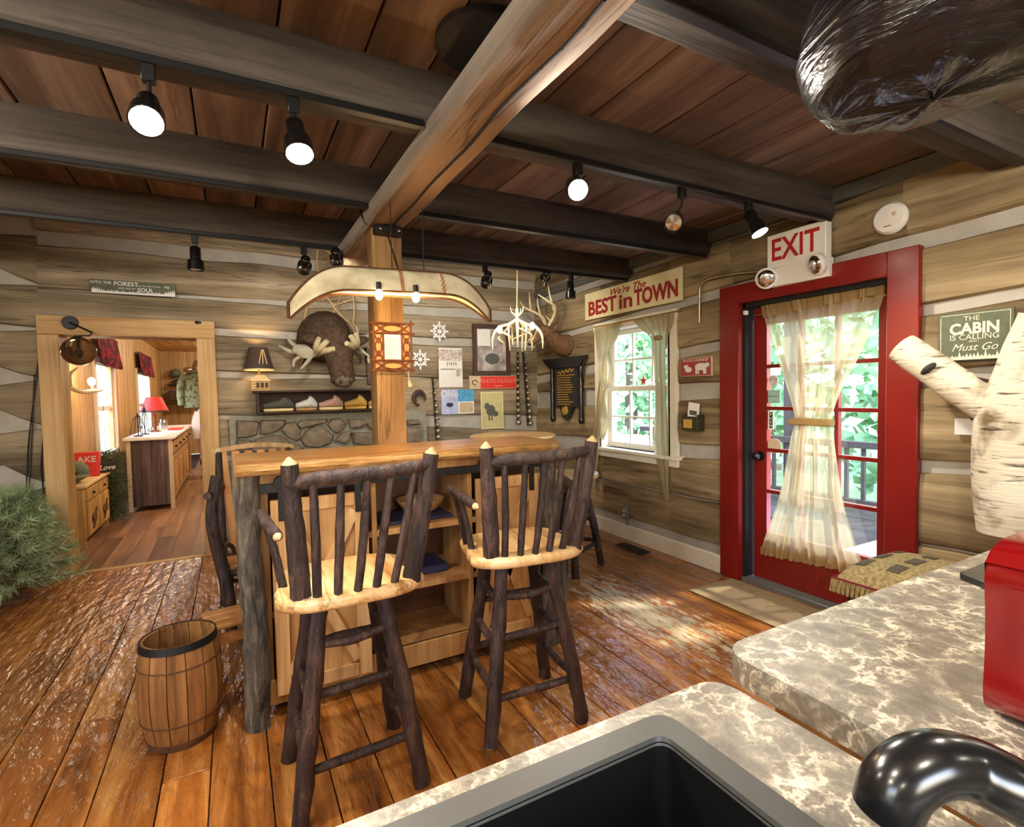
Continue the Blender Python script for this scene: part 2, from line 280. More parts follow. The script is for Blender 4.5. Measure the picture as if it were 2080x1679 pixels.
# ---------------------------------------------------------------- mesh builder
class MB:
    def __init__(s): s.v = []; s.f = []; s.mi = []; s.cur = 0
    def _a(s, vs, fs):
        o = len(s.v); s.v += [tuple(p) for p in vs]; s.f += [tuple(i + o for i in q) for q in fs]; s.mi += [s.cur] * len(fs); return s
    def box(s, x0, x1, y0, y1, z0, z1):
        vs = [(x, y, z) for z in (z0, z1) for y in (y0, y1) for x in (x0, x1)]
        return s._a(vs, [(0, 2, 3, 1), (4, 5, 7, 6), (0, 1, 5, 4), (2, 6, 7, 3), (0, 4, 6, 2), (1, 3, 7, 5)])
    def bar(s, p, q, w, d, up=(0, 0, 1)):          # rectangular bar from p to q
        p = Vector(p); q = Vector(q); a = (q - p).normalized(); u = Vector(up)
        if abs(a.dot(u)) > .95: u = Vector((0, 1, 0))
        r = a.cross(u).normalized(); u = r.cross(a)
        vs = [b_ + r * (i * w / 2) + u * (j * d / 2) for b_ in (p, q) for i, j in ((-1, -1), (1, -1), (1, 1), (-1, 1))]
        return s._a(vs, [(0, 3, 2, 1), (4, 5, 6, 7), (0, 1, 5, 4), (1, 2, 6, 5), (2, 3, 7, 6), (3, 0, 4, 7)])
    def tube(s, pts, rad, seg=10, cap=True, flat=1.0, wob=0.0):
        pts = [Vector(p) for p in pts]; n = len(pts)
        if not isinstance(rad, (list, tuple)): rad = [rad] * n
        tang = [(pts[min(i + 1, n - 1)] - pts[max(i - 1, 0)]).normalized() for i in range(n)]
        u = tang[0].orthogonal().normalized(); vs = []; fs = []
        for i in range(n):
            u = (u - tang[i] * u.dot(tang[i])).normalized(); w = tang[i].cross(u)
            for k in range(seg):
                a = 2 * PI * k / seg; rr = rad[i]
                d = u * math.cos(a) + w * (math.sin(a) * flat)
                if wob: rr *= 1 + wob * mnoise.noise((pts[i] + d * rr) * (1.1 / max(rr, .004)) * .6)
                vs.append(pts[i] + d * rr)
        for i in range(n - 1):
            for k in range(seg): fs.append((i * seg + k, i * seg + (k + 1) % seg, (i + 1) * seg + (k + 1) % seg, (i + 1) * seg + k))
        if cap: fs += [tuple(range(seg))[::-1], tuple(range((n - 1) * seg, n * seg))]
        return s._a(vs, fs)
    def lathe(s, prof, seg=20, c=(0, 0, 0), a0=0, a1=2 * PI, cap=False):
        full = abs(a1 - a0 - 2 * PI) < 1e-6; m_ = seg if full else seg + 1; vs = []; fs = []
        for r, z in prof:
            for k in range(m_):
                a = a0 + (a1 - a0) * k / seg; vs.append((c[0] + r * math.cos(a), c[1] + r * math.sin(a), c[2] + z))
        for i in range(len(prof) - 1):
            for k in range(seg): k2 = (k + 1) % m_; fs.append((i * m_ + k, i * m_ + k2, (i + 1) * m_ + k2, (i + 1) * m_ + k))
        if cap: fs += [tuple(range(m_))[::-1], tuple(range((len(prof) - 1) * m_, len(prof) * m_))]
        return s._a(vs, fs)
    def prism(s, poly, a, b_, ax='y'):            # polygon (x,z) extruded along y, or (x,y) along z
        n = len(poly); f = (lambda p, d: (p[0], d, p[1])) if ax == 'y' else (lambda p, d: (p[0], p[1], d))
        vs = [f(p, a) for p in poly] + [f(p, b_) for p in poly]
        return s._a(vs, [tuple(range(n)), tuple(range(2 * n - 1, n - 1, -1))] + [(i, i + n, (i + 1) % n + n, (i + 1) % n) for i in range(n)])
    def blob(s, c, r, nu=10, nv=7, rot=None, wob=0.0):
        R_ = Euler(rot).to_matrix() if rot else Matrix.Identity(3); c = Vector(c); vs = []; fs = []
        if isinstance(r, (int, float)): r = (r, r, r)
        for j in range(1, nv):
            t_ = PI * j / nv
            for k in range(nu):
                a = 2 * PI * k / nu; d = Vector((math.sin(t_) * math.cos(a), math.sin(t_) * math.sin(a), math.cos(t_))); q = 1 + (wob * mnoise.noise(d * 1.7 + c * 9) if wob else 0)
                vs.append(c + R_ @ Vector((d.x * r[0] * q, d.y * r[1] * q, d.z * r[2] * q)))
        vs += [c + R_ @ Vector((0, 0, r[2])), c - R_ @ Vector((0, 0, r[2]))]; T = (nv - 1) * nu
        for j in range(nv - 2):
            for k in range(nu): fs.append((j * nu + k, (j + 1) * nu + k, (j + 1) * nu + (k + 1) % nu, j * nu + (k + 1) % nu))
        for k in range(nu): fs += [(T, k, (k + 1) % nu), (T + 1, (nv - 2) * nu + (k + 1) % nu, (nv - 2) * nu + k)]
        return s._a(vs, fs)
    def grid(s, nu, nv, fn):
        vs = [fn(i / nu, j / nv) for j in range(nv + 1) for i in range(nu + 1)]
        return s._a(vs, [(j * (nu + 1) + i, j * (nu + 1) + i + 1, (j + 1) * (nu + 1) + i + 1, (j + 1) * (nu + 1) + i) for j in range(nv) for i in range(nu)])
    def xf(s, mat, start=0):
        s.v[start:] = [tuple(mat @ Vector(p)) for p in s.v[start:]]; return s
    def build(s, name, mat, parent=None, smooth=40, bevel=0.0, seg=1, solid=0.0):
        me = bpy.data.meshes.new(name); me.from_pydata(s.v, [], s.f)
        for mm in (mat if isinstance(mat, (list, tuple)) else [mat]): me.materials.append(M[mm] if isinstance(mm, str) else mm)
        me.polygons.foreach_set('material_index', s.mi)
        bm = bmesh.new(); bm.from_mesh(me)
        if bevel:
            es = [e for e in bm.edges if len(e.link_faces) == 2 and e.calc_face_angle(0) > .5]
            bmesh.ops.bevel(bm, geom=es, offset=bevel, segments=seg, affect='EDGES', profile=.6, clamp_overlap=True)
        bmesh.ops.recalc_face_normals(bm, faces=bm.faces); bm.to_mesh(me); bm.free()
        if smooth:
            me.polygons.foreach_set('use_smooth', [True] * len(me.polygons)); me.set_sharp_from_angle(angle=math.radians(smooth))
        o = bpy.data.objects.new(name, me); COL.objects.link(o)
        if parent: o.parent = parent
        if solid: md = o.modifiers.new('thickness', 'SOLIDIFY'); md.thickness = solid
        return o
def tag(o, label, cat, group=None, kind=None):
    if label: o['label'] = label
    if cat: o['category'] = cat
    if group: o['group'] = group
    if kind: o['kind'] = kind
    return o
def thing(name, label, cat, loc=(0, 0, 0), rz=0.0, group=None):
    o = bpy.data.objects.new(name, None); o.empty_display_size = .05; COL.objects.link(o); o.location = loc; o.rotation_euler = (0, 0, rz)
    return tag(o, label, cat, group)
def dup(root, loc, rz, label):
    r = root.copy(); COL.objects.link(r); r.location = loc; r.rotation_euler = (0, 0, rz); r['label'] = label
    for ch in list(root.children):
        c = ch.copy(); COL.objects.link(c); c.parent = r
        for g in ch.children:
            d = g.copy(); COL.objects.link(d); d.parent = c
    return r
def wall_r(name, label, cat, P, group=None): return thing(name, label, cat, P, -PI / 2, group)   # local x runs right along the wall, -y into the room
def struct(o): o['kind'] = 'structure'; return o
_tc = {}
def text(body, size, parent, loc, mat, ext=.001, shear=0.0, bold=0.0, sx=1.0, align='CENTER', name='lettering', tilt=0.0, space=1.0, fit=None):
    cu = bpy.data.curves.new('t', 'FONT'); cu.body = body; cu.size = size; cu.extrude = ext; cu.shear = shear; cu.offset = bold; cu.align_x = align; cu.align_y = 'CENTER'; cu.space_character = space
    cu.resolution_u = 3
    o = bpy.data.objects.new('t', cu); COL.objects.link(o); bpy.context.view_layer.update()
    me = bpy.data.meshes.new_from_object(o.evaluated_get(bpy.context.evaluated_depsgraph_get())); bpy.data.objects.remove(o); bpy.data.curves.remove(cu)
    mt = Matrix.Translation(loc) @ Matrix.Rotation(tilt, 4, 'Y') @ Matrix.Rotation(PI / 2, 4, 'X') @ Matrix.Diagonal((sx, 1, 1, 1))
    me.transform(mt)
    if fit:
        xs = [v.co.x for v in me.vertices]; a, b_ = min(xs), max(xs); k = (fit[1] - fit[0]) / (b_ - a)
        for v in me.vertices: v.co.x = fit[0] + (v.co.x - a) * k
    me.materials.clear(); me.materials.append(M[mat]); me.name = name
    q = bpy.data.objects.new(name, me); COL.objects.link(q); q.parent = parent; return q
def lamp(name, kind, loc, energy, color=(1, .87, .7), size=.04, aim=None, angle=120, blend=.6):
    d = bpy.data.lights.new(name, kind); d.energy = energy; d.color = color
    if kind == 'SPOT': d.spot_size = math.radians(angle); d.spot_blend = blend
    d.shadow_soft_size = size
    o = bpy.data.objects.new(name, d); COL.objects.link(o); o.location = loc
    if aim is not None: o.rotation_euler = (Vector(aim) - Vector(loc)).to_track_quat('-Z', 'Y').to_euler()
    return o
def arc(fn, n): return [fn(i / n) for i in range(n + 1)]
# ================================================================ THE SETTING
PROF = [(.15, 0), (.022, 0), (.005, .03), (.001, .12), (-.002, .35), (-.001, .65), (.001, .88), (.005, .97), (.022, 1), (.15, 1)]
def log_piece(axis, a0, a1, zf, face, parent, mat, prof=PROF):
    mb = MB(); n = max(3, int(abs(a1 - a0) / .13)); m_ = len(prof); vs = []; fs = []
    for i in range(n + 1):
        a = a0 + (a1 - a0) * i / n; zb, zt = zf(a)
        for d, k in prof:
            z = zb + (zt - zb) * k; nz = mnoise.noise(Vector((a * 2.3, z * 3.1, face * 2)))
            dd = d + (.010 * mnoise.noise(Vector((a * 5, z * 7, 3.3))) if d < .03 else 0)
            zz = z + .014 * nz * (1 if k in (0, 1) or k in (.03, .97) else .3)
            vs.append((a, face + dd, zz) if axis == 'X' else (face + dd, a, zz))
    for i in range(n):
        for k in range(m_ - 1): fs.append((i * m_ + k, i * m_ + k + 1, (i + 1) * m_ + k + 1, (i + 1) * m_ + k))
    fs += [tuple(range(m_)), tuple(range(n * m_, (n + 1) * m_))[::-1]]
    mb._a(vs, fs); return mb.build('log', mat, parent, smooth=50)
def lerp2(a, a0, a1, p, q):
    t_ = (a - a0) / (a1 - a0); return (p[0] + (q[0] - p[0]) * t_, p[1] + (q[1] - p[1]) * t_)
# --- back wall, doorway X -1.18..-0.257, top 1.91
DX0, DX1, DZ = -1.18, -0.257, 1.915
mb = MB(); mb.box(-2.9, DX0 - .03, YB + .04, YB + .16, 0, 3.3); mb.box(DX1 + .03, XR + .16, YB + .04, YB + .16, 0, 3.3); mb.box(DX0 - .03, DX1 + .03, YB + .04, YB + .16, DZ + .03, 3.3)
wb = struct(mb.build('wall_back', 'chinking', smooth=0)); wb['label'] = 'back wall of hewn grey logs with pale chinking'
BL = [(2.72, 3.25, 2.70, 3.25), (2.29, 2.61, 2.32, 2.60), (2.01, 2.255, 2.0, 2.23), (1.635, 1.945, 1.565, 1.92), (1.235, 1.57, 1.165, 1.555), (.88, 1.20, .74, 1.04), (.50, .82, .40, .70), (.10, .44, .03, .36)]
for zb0, zt0, zb1, zt1 in BL:
    f = lambda a, p=(zb0, zt0), q=(zb1, zt1): lerp2(a, -.12, 1.85, p, q)
    if zb0 > 1.9: log_piece('X', -1.30, XR, f, YB, wb, 'log_x')
    else: log_piece('X', DX1 + .06, XR, f, YB, wb, 'log_x')
for yt0, yb0, yt1, yb1 in ((478, 537, 476, 577), (579, 655, 580, 664), (672, 741, 670, 770), (781, 832, 773, 868), (881, 945, 871, 985), (1020, 1090, 990, 1080), (1105, 1190, 1085, 1190)):
    A = py(0, yt0, YB).z, py(0, yb0, YB).z, py(73, yt1, YB).z, py(73, yb1, YB).z
    def f(a, A=A):
        t_ = max(0, min(1, (a + 1.56) / .23)); t_ = t_ * t_ * (3 - 2 * t_); return (A[1] + (A[3] - A[1]) * t_, A[0] + (A[2] - A[0]) * t_)
    log_piece('X', -2.9, -1.30, f, YB, wb, 'log_x')
# --- right wall with window and door openings
WY0, WY1, WZ0, WZ1 = 3.20, 4.10, .84, 1.97
DY0, DY1, DTOP = 1.56, 2.51, 1.99
mb = MB()
for y0, y1, z0, z1 in ((-2.3, DY0, 0, 3.3), (DY0, DY1, DTOP, 3.3), (DY1, WY0, 0, 3.3), (WY0, WY1, 0, WZ0), (WY0, WY1, WZ1, 3.3), (WY1, YB + .16, 0, 3.3)): mb.box(XR + .04, XR + .16, y0, y1, z0, z1)
wr = struct(mb.build('wall_right', 'chinking', smooth=0)); wr['label'] = 'right hand wall of hewn tan logs with grey chinking'
RL = [(2.13, 2.46, 2.20, 2.50), (1.734, 2.054, 1.817, 2.112), (1.438, 1.656, 1.47, 1.756), (.955, 1.31, .996, 1.38), (.535, .847, .55, .926), (.20, .52, .19, .535), (2.66, 3.2, 2.70, 3.2)]
for zb0, zt0, zb1, zt1 in RL:
    f = lambda a, p=(zb0, zt0), q=(zb1, zt1): lerp2(a, 2.9, 1.4, p, q)
    def clip(a, lo, hi, f=f): b_, t_ = f(a); return (max(b_, lo), min(t_, hi))
    mid = f(2.9)
    for y0, y1, hole in ((4.10, YB + .1, None), (3.18, 4.12, (.80, 2.0)), (2.58, 3.20, None), (1.48, 2.60, (-1, 2.06)), (-2.3, 1.50, None)):
        if hole is None: log_piece('Y', y0, y1, f, XR, wr, 'log_y')
        else:
            ya = (y0 + y1) / 2; b_, t_ = f(ya)
            if t_ > hole[1] + .05: log_piece('Y', y0, y1, lambda a: clip(a, hole[1], 9), XR, wr, 'log_y')
            if b_ < hole[0] - .05: log_piece('Y', y0, y1, lambda a: clip(a, -1, hole[0]), XR, wr, 'log_y')
mb = MB().box(XR - .02, XR + .05, -2.2, YB, 2.49, 2.57); o = struct(mb.build('trim_1', 'steel_grey')); o['label'] = 'dark grey sealant band along the top of the right wall'
# --- unseen walls closing the room, with openings added to let sky light in
mb = MB(); mb.box(-3.05, -2.9, -2.3, -1.2, 0, 3.3); mb.box(-3.05, -2.9, -1.2, 0.2, 0, .9); mb.box(-3.05, -2.9, -1.2, 0.2, 1.9, 3.3); mb.box(-3.05, -2.9, .2, YB + .1, 0, 3.3)
o = struct(mb.build('wall_left', 'log_y', smooth=0)); o['label'] = 'log wall to the left with an opening added for daylight'
mb = MB(); mb.box(-3.05, -.6, -2.45, -2.3, 0, 3.3); mb.box(-.6, 1.0, -2.45, -2.3, 0, .9); mb.box(-.6, 1.0, -2.45, -2.3, 2.0, 3.3); mb.box(1.0, XR + .16, -2.45, -2.3, 0, 3.3)
o = struct(mb.build('wall_front', 'log_x', smooth=0)); o['label'] = 'log wall behind the viewer with an opening added for daylight'
# --- floor
mb = MB().box(-3.0, XR + .1, -2.4, YB + .05, -.12, -.022); fl = struct(mb.build('floor', 'dark_gap', smooth=0)); fl['label'] = 'glossy worn orange brown plank floor'
x = -3.0
while x < XR + .02:
    w = random.uniform(.15, .235); w = min(w, XR + .06 - x); y = -2.4 - random.uniform(0, 1.2)
    while y < YB:
        ln = random.uniform(1.5, 3.0); y1 = min(y + ln, YB + .02)
        if y1 > -2.4: MB().box(x + .0022, x + w - .0022, max(y, -2.4) + .0018, y1 - .0018, -.022, random.uniform(-.0015, .001)).build('plank', 'floor_board', fl, smooth=0, bevel=.0018)
        y = y1
    x += w
# --- ceiling boards and joists
mb = MB().box(-3.0, XR + .1, -2.4, 3.84, ZC + .028, ZC + .10); mb.box(-3.0, XR + .1, 3.84, YB + .1, 3.28, 3.36); mb.box(-3.0, XR + .1, 3.80, 3.86, ZC, 3.3)
ce = struct(mb.build('ceiling', 'dark_gap', smooth=0)); ce['label'] = 'ceiling of wide brown boards on dark joists'
x = -3.0
while x < XR:
    w = random.uniform(.22, .36); w = min(w, XR + .05 - x)
    for y0, y1 in ((-2.4, .55 + random.uniform(-.3, .3)), (None, 3.80)):
        if y0 is None: y0 = yl
        MB().box(x + .004, x + w - .004, y0 + .002, y1 - .002, ZC + random.uniform(-.003, .003), ZC + .028).build('plank', 'ceiling_board', ce, smooth=0, bevel=.004)
        yl = y1
    MB().box(x + .003, x + w - .003, 3.86, YB, 3.26, 3.28).build('plank', 'ceiling_board', ce, smooth=0)
    x += w
JY = [3.67, 2.78, 1.86, 1.00, .12, -.76, -1.62]
def rough_bar(mb, axis, a0, a1, b0, b1, z0, z1, amp=.008, n=60, mats=None, ch=.012):
    # a hewn timber with worn edges; faces: bottom, right side, left side, top
    vs = []; fs = []; ch = min(ch, (z1 - z0) * .3); cs = [(b0 + ch, z0), (b0 + (b1 - b0) * .35, z0), (b0 + (b1 - b0) * .7, z0), (b1 - ch, z0), (b1, z0 + ch), (b1, (z0 + z1) / 2), (b1, z1), (b0, z1), (b0, (z0 + z1) / 2), (b0, z0 + ch)]
    m_ = len(cs)
    for i in range(n + 1):
        a = a0 + (a1 - a0) * i / n
        for b_, z in cs:
            q = Vector((a * 2.2, b_ * 9, z * 9)); k = 1 if z < z1 - .01 else 0
            bb = b_ + k * amp * mnoise.noise(q); zz = z + k * amp * mnoise.noise(q + Vector((7, 3, 1)))
            vs.append((a, bb, zz) if axis == 'X' else (bb, a, zz))
    for i in range(n):
        for k in range(m_): fs.append((i * m_ + k, i * m_ + (k + 1) % m_, (i + 1) * m_ + (k + 1) % m_, (i + 1) * m_ + k))
    o0 = len(mb.f); mb._a(vs, fs + [tuple(range(m_)), tuple(range(n * m_, (n + 1) * m_))[::-1]])
    if mats:
        for j in range(len(fs)): mb.mi[o0 + j] = mats[j % m_]
    return mb
for jy in JY:
    mb = MB(); rough_bar(mb, 'X', -2.95, XR + .02, jy, jy + .15, ZJ, ZC + .004, .006, 50); mb.build('joist', 'joist_wood', ce, smooth=35)
# --- main beam and post
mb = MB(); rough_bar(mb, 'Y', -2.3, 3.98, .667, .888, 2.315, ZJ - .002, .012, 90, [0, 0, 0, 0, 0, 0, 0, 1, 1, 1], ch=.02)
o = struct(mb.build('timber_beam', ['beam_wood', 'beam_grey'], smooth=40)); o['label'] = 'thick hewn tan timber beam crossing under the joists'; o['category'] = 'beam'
mb = MB()   # long drying crack on the underside
for i in range(22):
    y0 = .8 + i * .095; xx = lambda y: .80 + .02 * mnoise.noise(Vector((y * 3, 0, 0))); mb.bar((xx(y0), y0, 2.312), (xx(y0 + .1), y0 + .1, 2.312), .006, .012)
mb.build('crack', 'dark_gap', o)
mb = MB(); rough_bar(mb, 'X', 0, 2.322, -.08, .08, -.08, .08, .008, 40, ch=.012)
mb.xf(Matrix.Translation((.79, 2.98, 0)) @ Matrix(((0, 0, 1, 0), (0, 1, 0, 0), (1, 0, 0, 0), (0, 0, 0, 1))))
po = struct(mb.build('timber_post', 'post_wood', smooth=40)); po['label'] = 'squared rough timber post standing behind the bar'; po['category'] = 'post'
br = thing('beam_bracket', 'black bolted steel bracket where the beam meets the post', 'bracket', (.785, 2.85, 2.30))
MB().box(-.075, .075, -.03, .05, -.03, .008).build('plate', 'black_iron', br, bevel=.004)
for sx_ in (-.05, .05):
    for z in (-.02,): MB().blob((sx_, -.032, z + .008), (.009, .006, .009), 8, 5).build('bolt', 'chrome', br)
c = MB().tube([(-.07, .0, .0), (-.11, .05, .03), (-.125, .1, .1), (-.12, .12, .2)], .006, 6); c.build('cable', 'cord_black', br)
# --- tracks on the joists
for i, jy in enumerate(JY[:4]):
    spans = ((-2.9, .655), (.90, XR - .03))
    for k, (a, b_) in enumerate(spans):
        tag(MB().box(a, b_, jy - .004, jy + .034, ZJ - .026, ZJ - .001).build('lighting_track', 'track_black', bevel=.003), ['black track rail on the joist nearest the back wall', 'black track rail on the second joist from the back wall', 'black track rail on the third joist from the back wall', 'black track rail on the nearest joist in view'][i] + (['', ''][0] if len(spans) == 1 else [' left of the beam', ' right of the beam'][k]), 'track')
# --- doorway trim
o = struct(MB().box(-1.315, DX0, YB - .035, YB + .0, 0, DZ).build('trim_2', 'pine', bevel=.004)); o['label'] = 'pine casing left of the open doorway'
o = struct(MB().box(DX1, -.115, YB - .035, YB, 0, DZ).build('trim_3', 'pine', bevel=.004)); o['label'] = 'pine casing right of the open doorway'
o = struct(MB().box(-1.315, -.115, YB - .037, YB, DZ, 2.065).build('trim_4', 'pine_x', bevel=.004)); o['label'] = 'pine header board over the open doorway'
mb = MB().box(DX0 - .03, DX0, YB, YB + .22, 0, DZ); mb.box(DX1, DX1 + .03, YB, YB + .22, 0, DZ); mb.box(DX0 - .03, DX1 + .03, YB, YB + .22, DZ, DZ + .03)
o = struct(mb.build('trim_5', 'carved_pine')); o['label'] = 'worn wooden jamb lining the open doorway'
o = struct(MB().box(DX0, DX1, YB - .02, YB + .035, -.01, .006).build('trim_6', 'pine_x', bevel=.002)); o['label'] = 'thin pale threshold strip in the doorway'
# --- baseboard
o = struct(MB().box(XR - .022, XR + .02, 2.68, YB - .0, .0, .135).build('baseboard_right', 'white_paint', bevel=.004)); o['label'] = 'white baseboard along the right wall'
# --- red door frame and door
d = struct(thing('door_1', 'red glazed exterior door in a red frame with sheer curtain', 'door'))
MB().box(XR - .03, XR + .02, DY1, 2.672, 0, 2.125).build('frame', 'red_paint', d, bevel=.004)
MB().box(XR - .03, XR + .02, 1.405, DY0, 0, 2.125).build('frame', 'red_paint', d, bevel=.004)
MB().box(XR - .032, XR + .02, DY0, DY1, DTOP, 2.125).build('frame', 'red_paint', d, bevel=.004)
mb = MB().box(XR + .02, XR + .17, DY1 - .02, DY1 + .02, 0, DTOP); mb.box(XR + .02, XR + .17, DY0 - .02, DY0 + .012, 0, DTOP); mb.box(XR + .02, XR + .17, DY0, DY1, DTOP - .03, DTOP + .02); mb.build('jamb', 'dark_gap', d)
XD = XR + .095; dy0, dy1, dz0, dz1 = DY0 + .015, DY1 - .035, .03, DTOP - .035
gy0, gy1, gz0, gz1 = dy0 + .085, dy1 - .1, .37, dz1 - .12
mb = MB().box(XD, XD + .045, dy0, gy0, dz0, dz1); mb.box(XD, XD + .045, gy1, dy1, dz0, dz1); mb.box(XD, XD + .045, gy0, gy1, dz0, gz0); mb.box(XD, XD + .045, gy0, gy1, gz1, dz1)
sl = mb.build('door_slab', 'red_paint', d, smooth=0)
for i in (1, 2):
    y = gy0 + (gy1 - gy0) * i / 3; MB().box(XD + .004, XD + .04, y - .012, y + .012, gz0, gz1).build('muntin', 'red_paint', d)
for i in range(1, 5):
    z = gz0 + (gz1 - gz0) * i / 5; MB().box(XD + .003, XD + .041, gy0, gy1, z - .012, z + .012).build('muntin', 'red_paint', d)
for i in range(3):
    for j in range(5):
        MB().box(XD + .02, XD + .024, gy0 + (gy1 - gy0) * i / 3 + .013, gy0 + (gy1 - gy0) * (i + 1) / 3 - .013, gz0 + (gz1 - gz0) * j / 5 + .013, gz0 + (gz1 - gz0) * (j + 1) / 5 - .013).build('pane', 'pane_glass', d, smooth=0)
kp = px(1537, 926, XD - .04); mb = MB().tube([(kp.x + .04, kp.y, kp.z), (kp.x + .02, kp.y, kp.z), (kp.x, kp.y, kp.z)], [.014, .014, .012], 12); mb.blob((kp.x - .012, kp.y, kp.z), (.022, .03, .03), 12, 8); mb.build('door_knob', 'gloss_black', d)
MB().tube([(kp.x + .045, kp.y, kp.z), (kp.x + .03, kp.y, kp.z)], .034, 14).build('rose', 'gloss_black', d)
MB().box(XR + .0, XR + .17, DY0, DY1, -.01, .028).build('threshold', 'steel_grey', d, bevel=.006)
MB().box(XR + .0, XR + .03, DY1 - .04, DY1 - .015, DTOP - .08, DTOP - .05).build('sensor', 'white_plastic', d, bevel=.003)
MB().tube([(XR + .07, DY0 + .05, DTOP - .085), (XR + .07, DY1 - .06, DTOP - .085)], .007, 8).build('curtain_rod', 'brass', d)
# --- window
wn = struct(thing('window_1', 'white double hung window with small panes in the right wall', 'window'))
mb = MB().box(XR - .02, XR + .02, WY0 - .09, WY0, WZ0 - .02, WZ1 + .07); mb.box(XR - .02, XR + .02, WY1, WY1 + .09, WZ0 - .02, WZ1 + .07); mb.box(XR - .025, XR + .02, WY0 - .1, WY1 + .1, WZ1, WZ1 + .08); mb.build('casing', 'white_paint', wn, bevel=.004)
mb = MB().box(XR - .055, XR + .10, WY0 - .12, WY1 + .12, WZ0 - .03, WZ0); mb.box(XR - .022, XR + .02, WY0 - .1, WY1 + .1, WZ0 - .09, WZ0 - .03); mb.build('sill', 'white_paint', wn, bevel=.004)
mb = MB().box(XR - .02, XR + .17, WY0 - .02, WY0 + .012, WZ0, WZ1); mb.box(XR - .02, XR + .17, WY1 - .012, WY1 + .02, WZ0, WZ1); mb.box(XR + .02, XR + .17, WY0, WY1, WZ1 - .001, WZ1 + .02); mb.build('jamb', 'white_paint', wn)
def sash(z0, z1, xo):
    mb = MB(); a, b_ = WY0 + .013, WY1 - .013; w = .05
    mb.box(xo, xo + .035, a, a + w, z0, z1); mb.box(xo, xo + .035, b_ - w, b_, z0, z1); mb.box(xo, xo + .035, a + w, b_ - w, z0, z0 + w); mb.box(xo, xo + .035, a + w, b_ - w, z1 - .04, z1)
    s = mb.build('sash', 'white_paint', wn, smooth=0); ga, gb, ha, hb = a + w, b_ - w, z0 + w, z1 - .04
    for i in (1, 2): y = ga + (gb - ga) * i / 3; MB().box(xo + .004, xo + .031, y - .008, y + .008, ha, hb).build('muntin', 'white_paint', s)
    z = (ha + hb) / 2; MB().box(xo + .003, xo + .032, ga, gb, z - .008, z + .008).build('muntin', 'white_paint', s)
    for i in range(3):
        for j in range(2): MB().box(xo + .016, xo + .019, ga + (gb - ga) * i / 3 + .009, ga + (gb - ga) * (i + 1) / 3 - .009, ha + (hb - ha) * j / 2 + .009, ha + (hb - ha) * (j + 1) / 2 - .009).build('pane', 'pane_glass', s, smooth=0)
zm = (WZ0 + WZ1) / 2
sash(WZ0 + .005, zm + .02, XR + .07); sash(zm - .02, WZ1 - .005, XR + .11)
# ================================================================ OUTSIDE
dk = struct(MB().box(XR + .18, 7.2, -4, 8, -.30, -.22).build('floor', 'dark_gap', smooth=0)); dk['label'] = 'pale blue grey porch deck outside the red door'
for i in range(34):
    MB().box(XR + .18, 7.2, -2.2 + i * .15 + .004, -2.2 + i * .15 + .146, -.22, -.195).build('plank', 'deck', dk, smooth=0)
o = struct(MB().box(-30, 60, -40, 60, -1.3, -1.2).build('ground', 'lawn', smooth=0)); o['label'] = 'green lawn beyond the porch'
for k, (X_, Y_) in enumerate(((7.0, .6), (7.0, 2.6), (7.0, 4.6), (7.0, 6.6))):
    tag(MB().box(X_ - .1, X_ + .1, Y_ - .1, Y_ + .1, -.2, 2.8).build('porch_post', 'porch_dark', bevel=.01), ['dark porch post seen right of the door curtain', 'dark porch post straight outside the red door', 'dark porch post seen through the window', 'dark porch post farthest along the porch'][k], 'post', 'porch posts')
rl = thing('porch_railing', 'dark timber porch railing with balusters outside the glass door', 'railing')
MB().box(6.75, 6.85, -1.5, 7.5, .62, .70).build('top_rail', 'porch_dark', rl); MB().box(6.76, 6.84, -1.5, 7.5, -.08, -.02).build('bottom_rail', 'porch_dark', rl)
for i in range(44): MB().box(6.78, 6.82, -1.45 + i * .2, -1.41 + i * .2, -.02, .62).build('baluster', 'porch_dark', rl, smooth=0)
ch = thing('porch_chair', 'dark metal porch chair with a rounded wire back', 'chair', (4.5, 3.0, -.195), .5)
MB().box(-.25, .25, -.25, .25, .40, .43).build('seat', 'black_iron', ch, bevel=.01)
for sx_ in (-1, 1):
    for sy_ in (-1, 1): MB().tube([(sx_ * .22, sy_ * .22, .40), (sx_ * .25, sy_ * .26, 0)], .014, 6).build('leg', 'black_iron', ch)
MB().tube(arc(lambda t_: (.27 * math.cos(PI * t_), .25, .43 + .5 * math.sin(PI * t_) ** .7), 16), .013, 6).build('back_frame', 'black_iron', ch)
for i in range(7): xx = -.2 + i * .066; MB().tube([(xx, .25, .43), (xx, .25, .43 + .5 * (max(0, 1 - (xx / .27) ** 2) ** .5) ** .7)], .006, 5).build('back_wire', 'black_iron', ch)
tb = thing('porch_table', 'small pale table on the porch outside the window', 'table', (5.2, 6.0, -.195))
MB().box(-.4, .4, -.5, .5, .70, .73).build('top', 'white_paint', tb)
for sx_ in (-1, 1):
    for sy_ in (-1, 1): MB().box(sx_ * .35 - .02, sx_ * .35 + .02, sy_ * .45 - .02, sy_ * .45 + .02, 0, .7).build('leg', 'white_paint', tb)
cu = tag(MB().blob((5.2, 6.0, .64), (.25, .35, .09), 14, 8, wob=.4).build('folded_blanket', 'pink_cloth'), 'crumpled mauve cloth on the pale porch table', 'cloth')
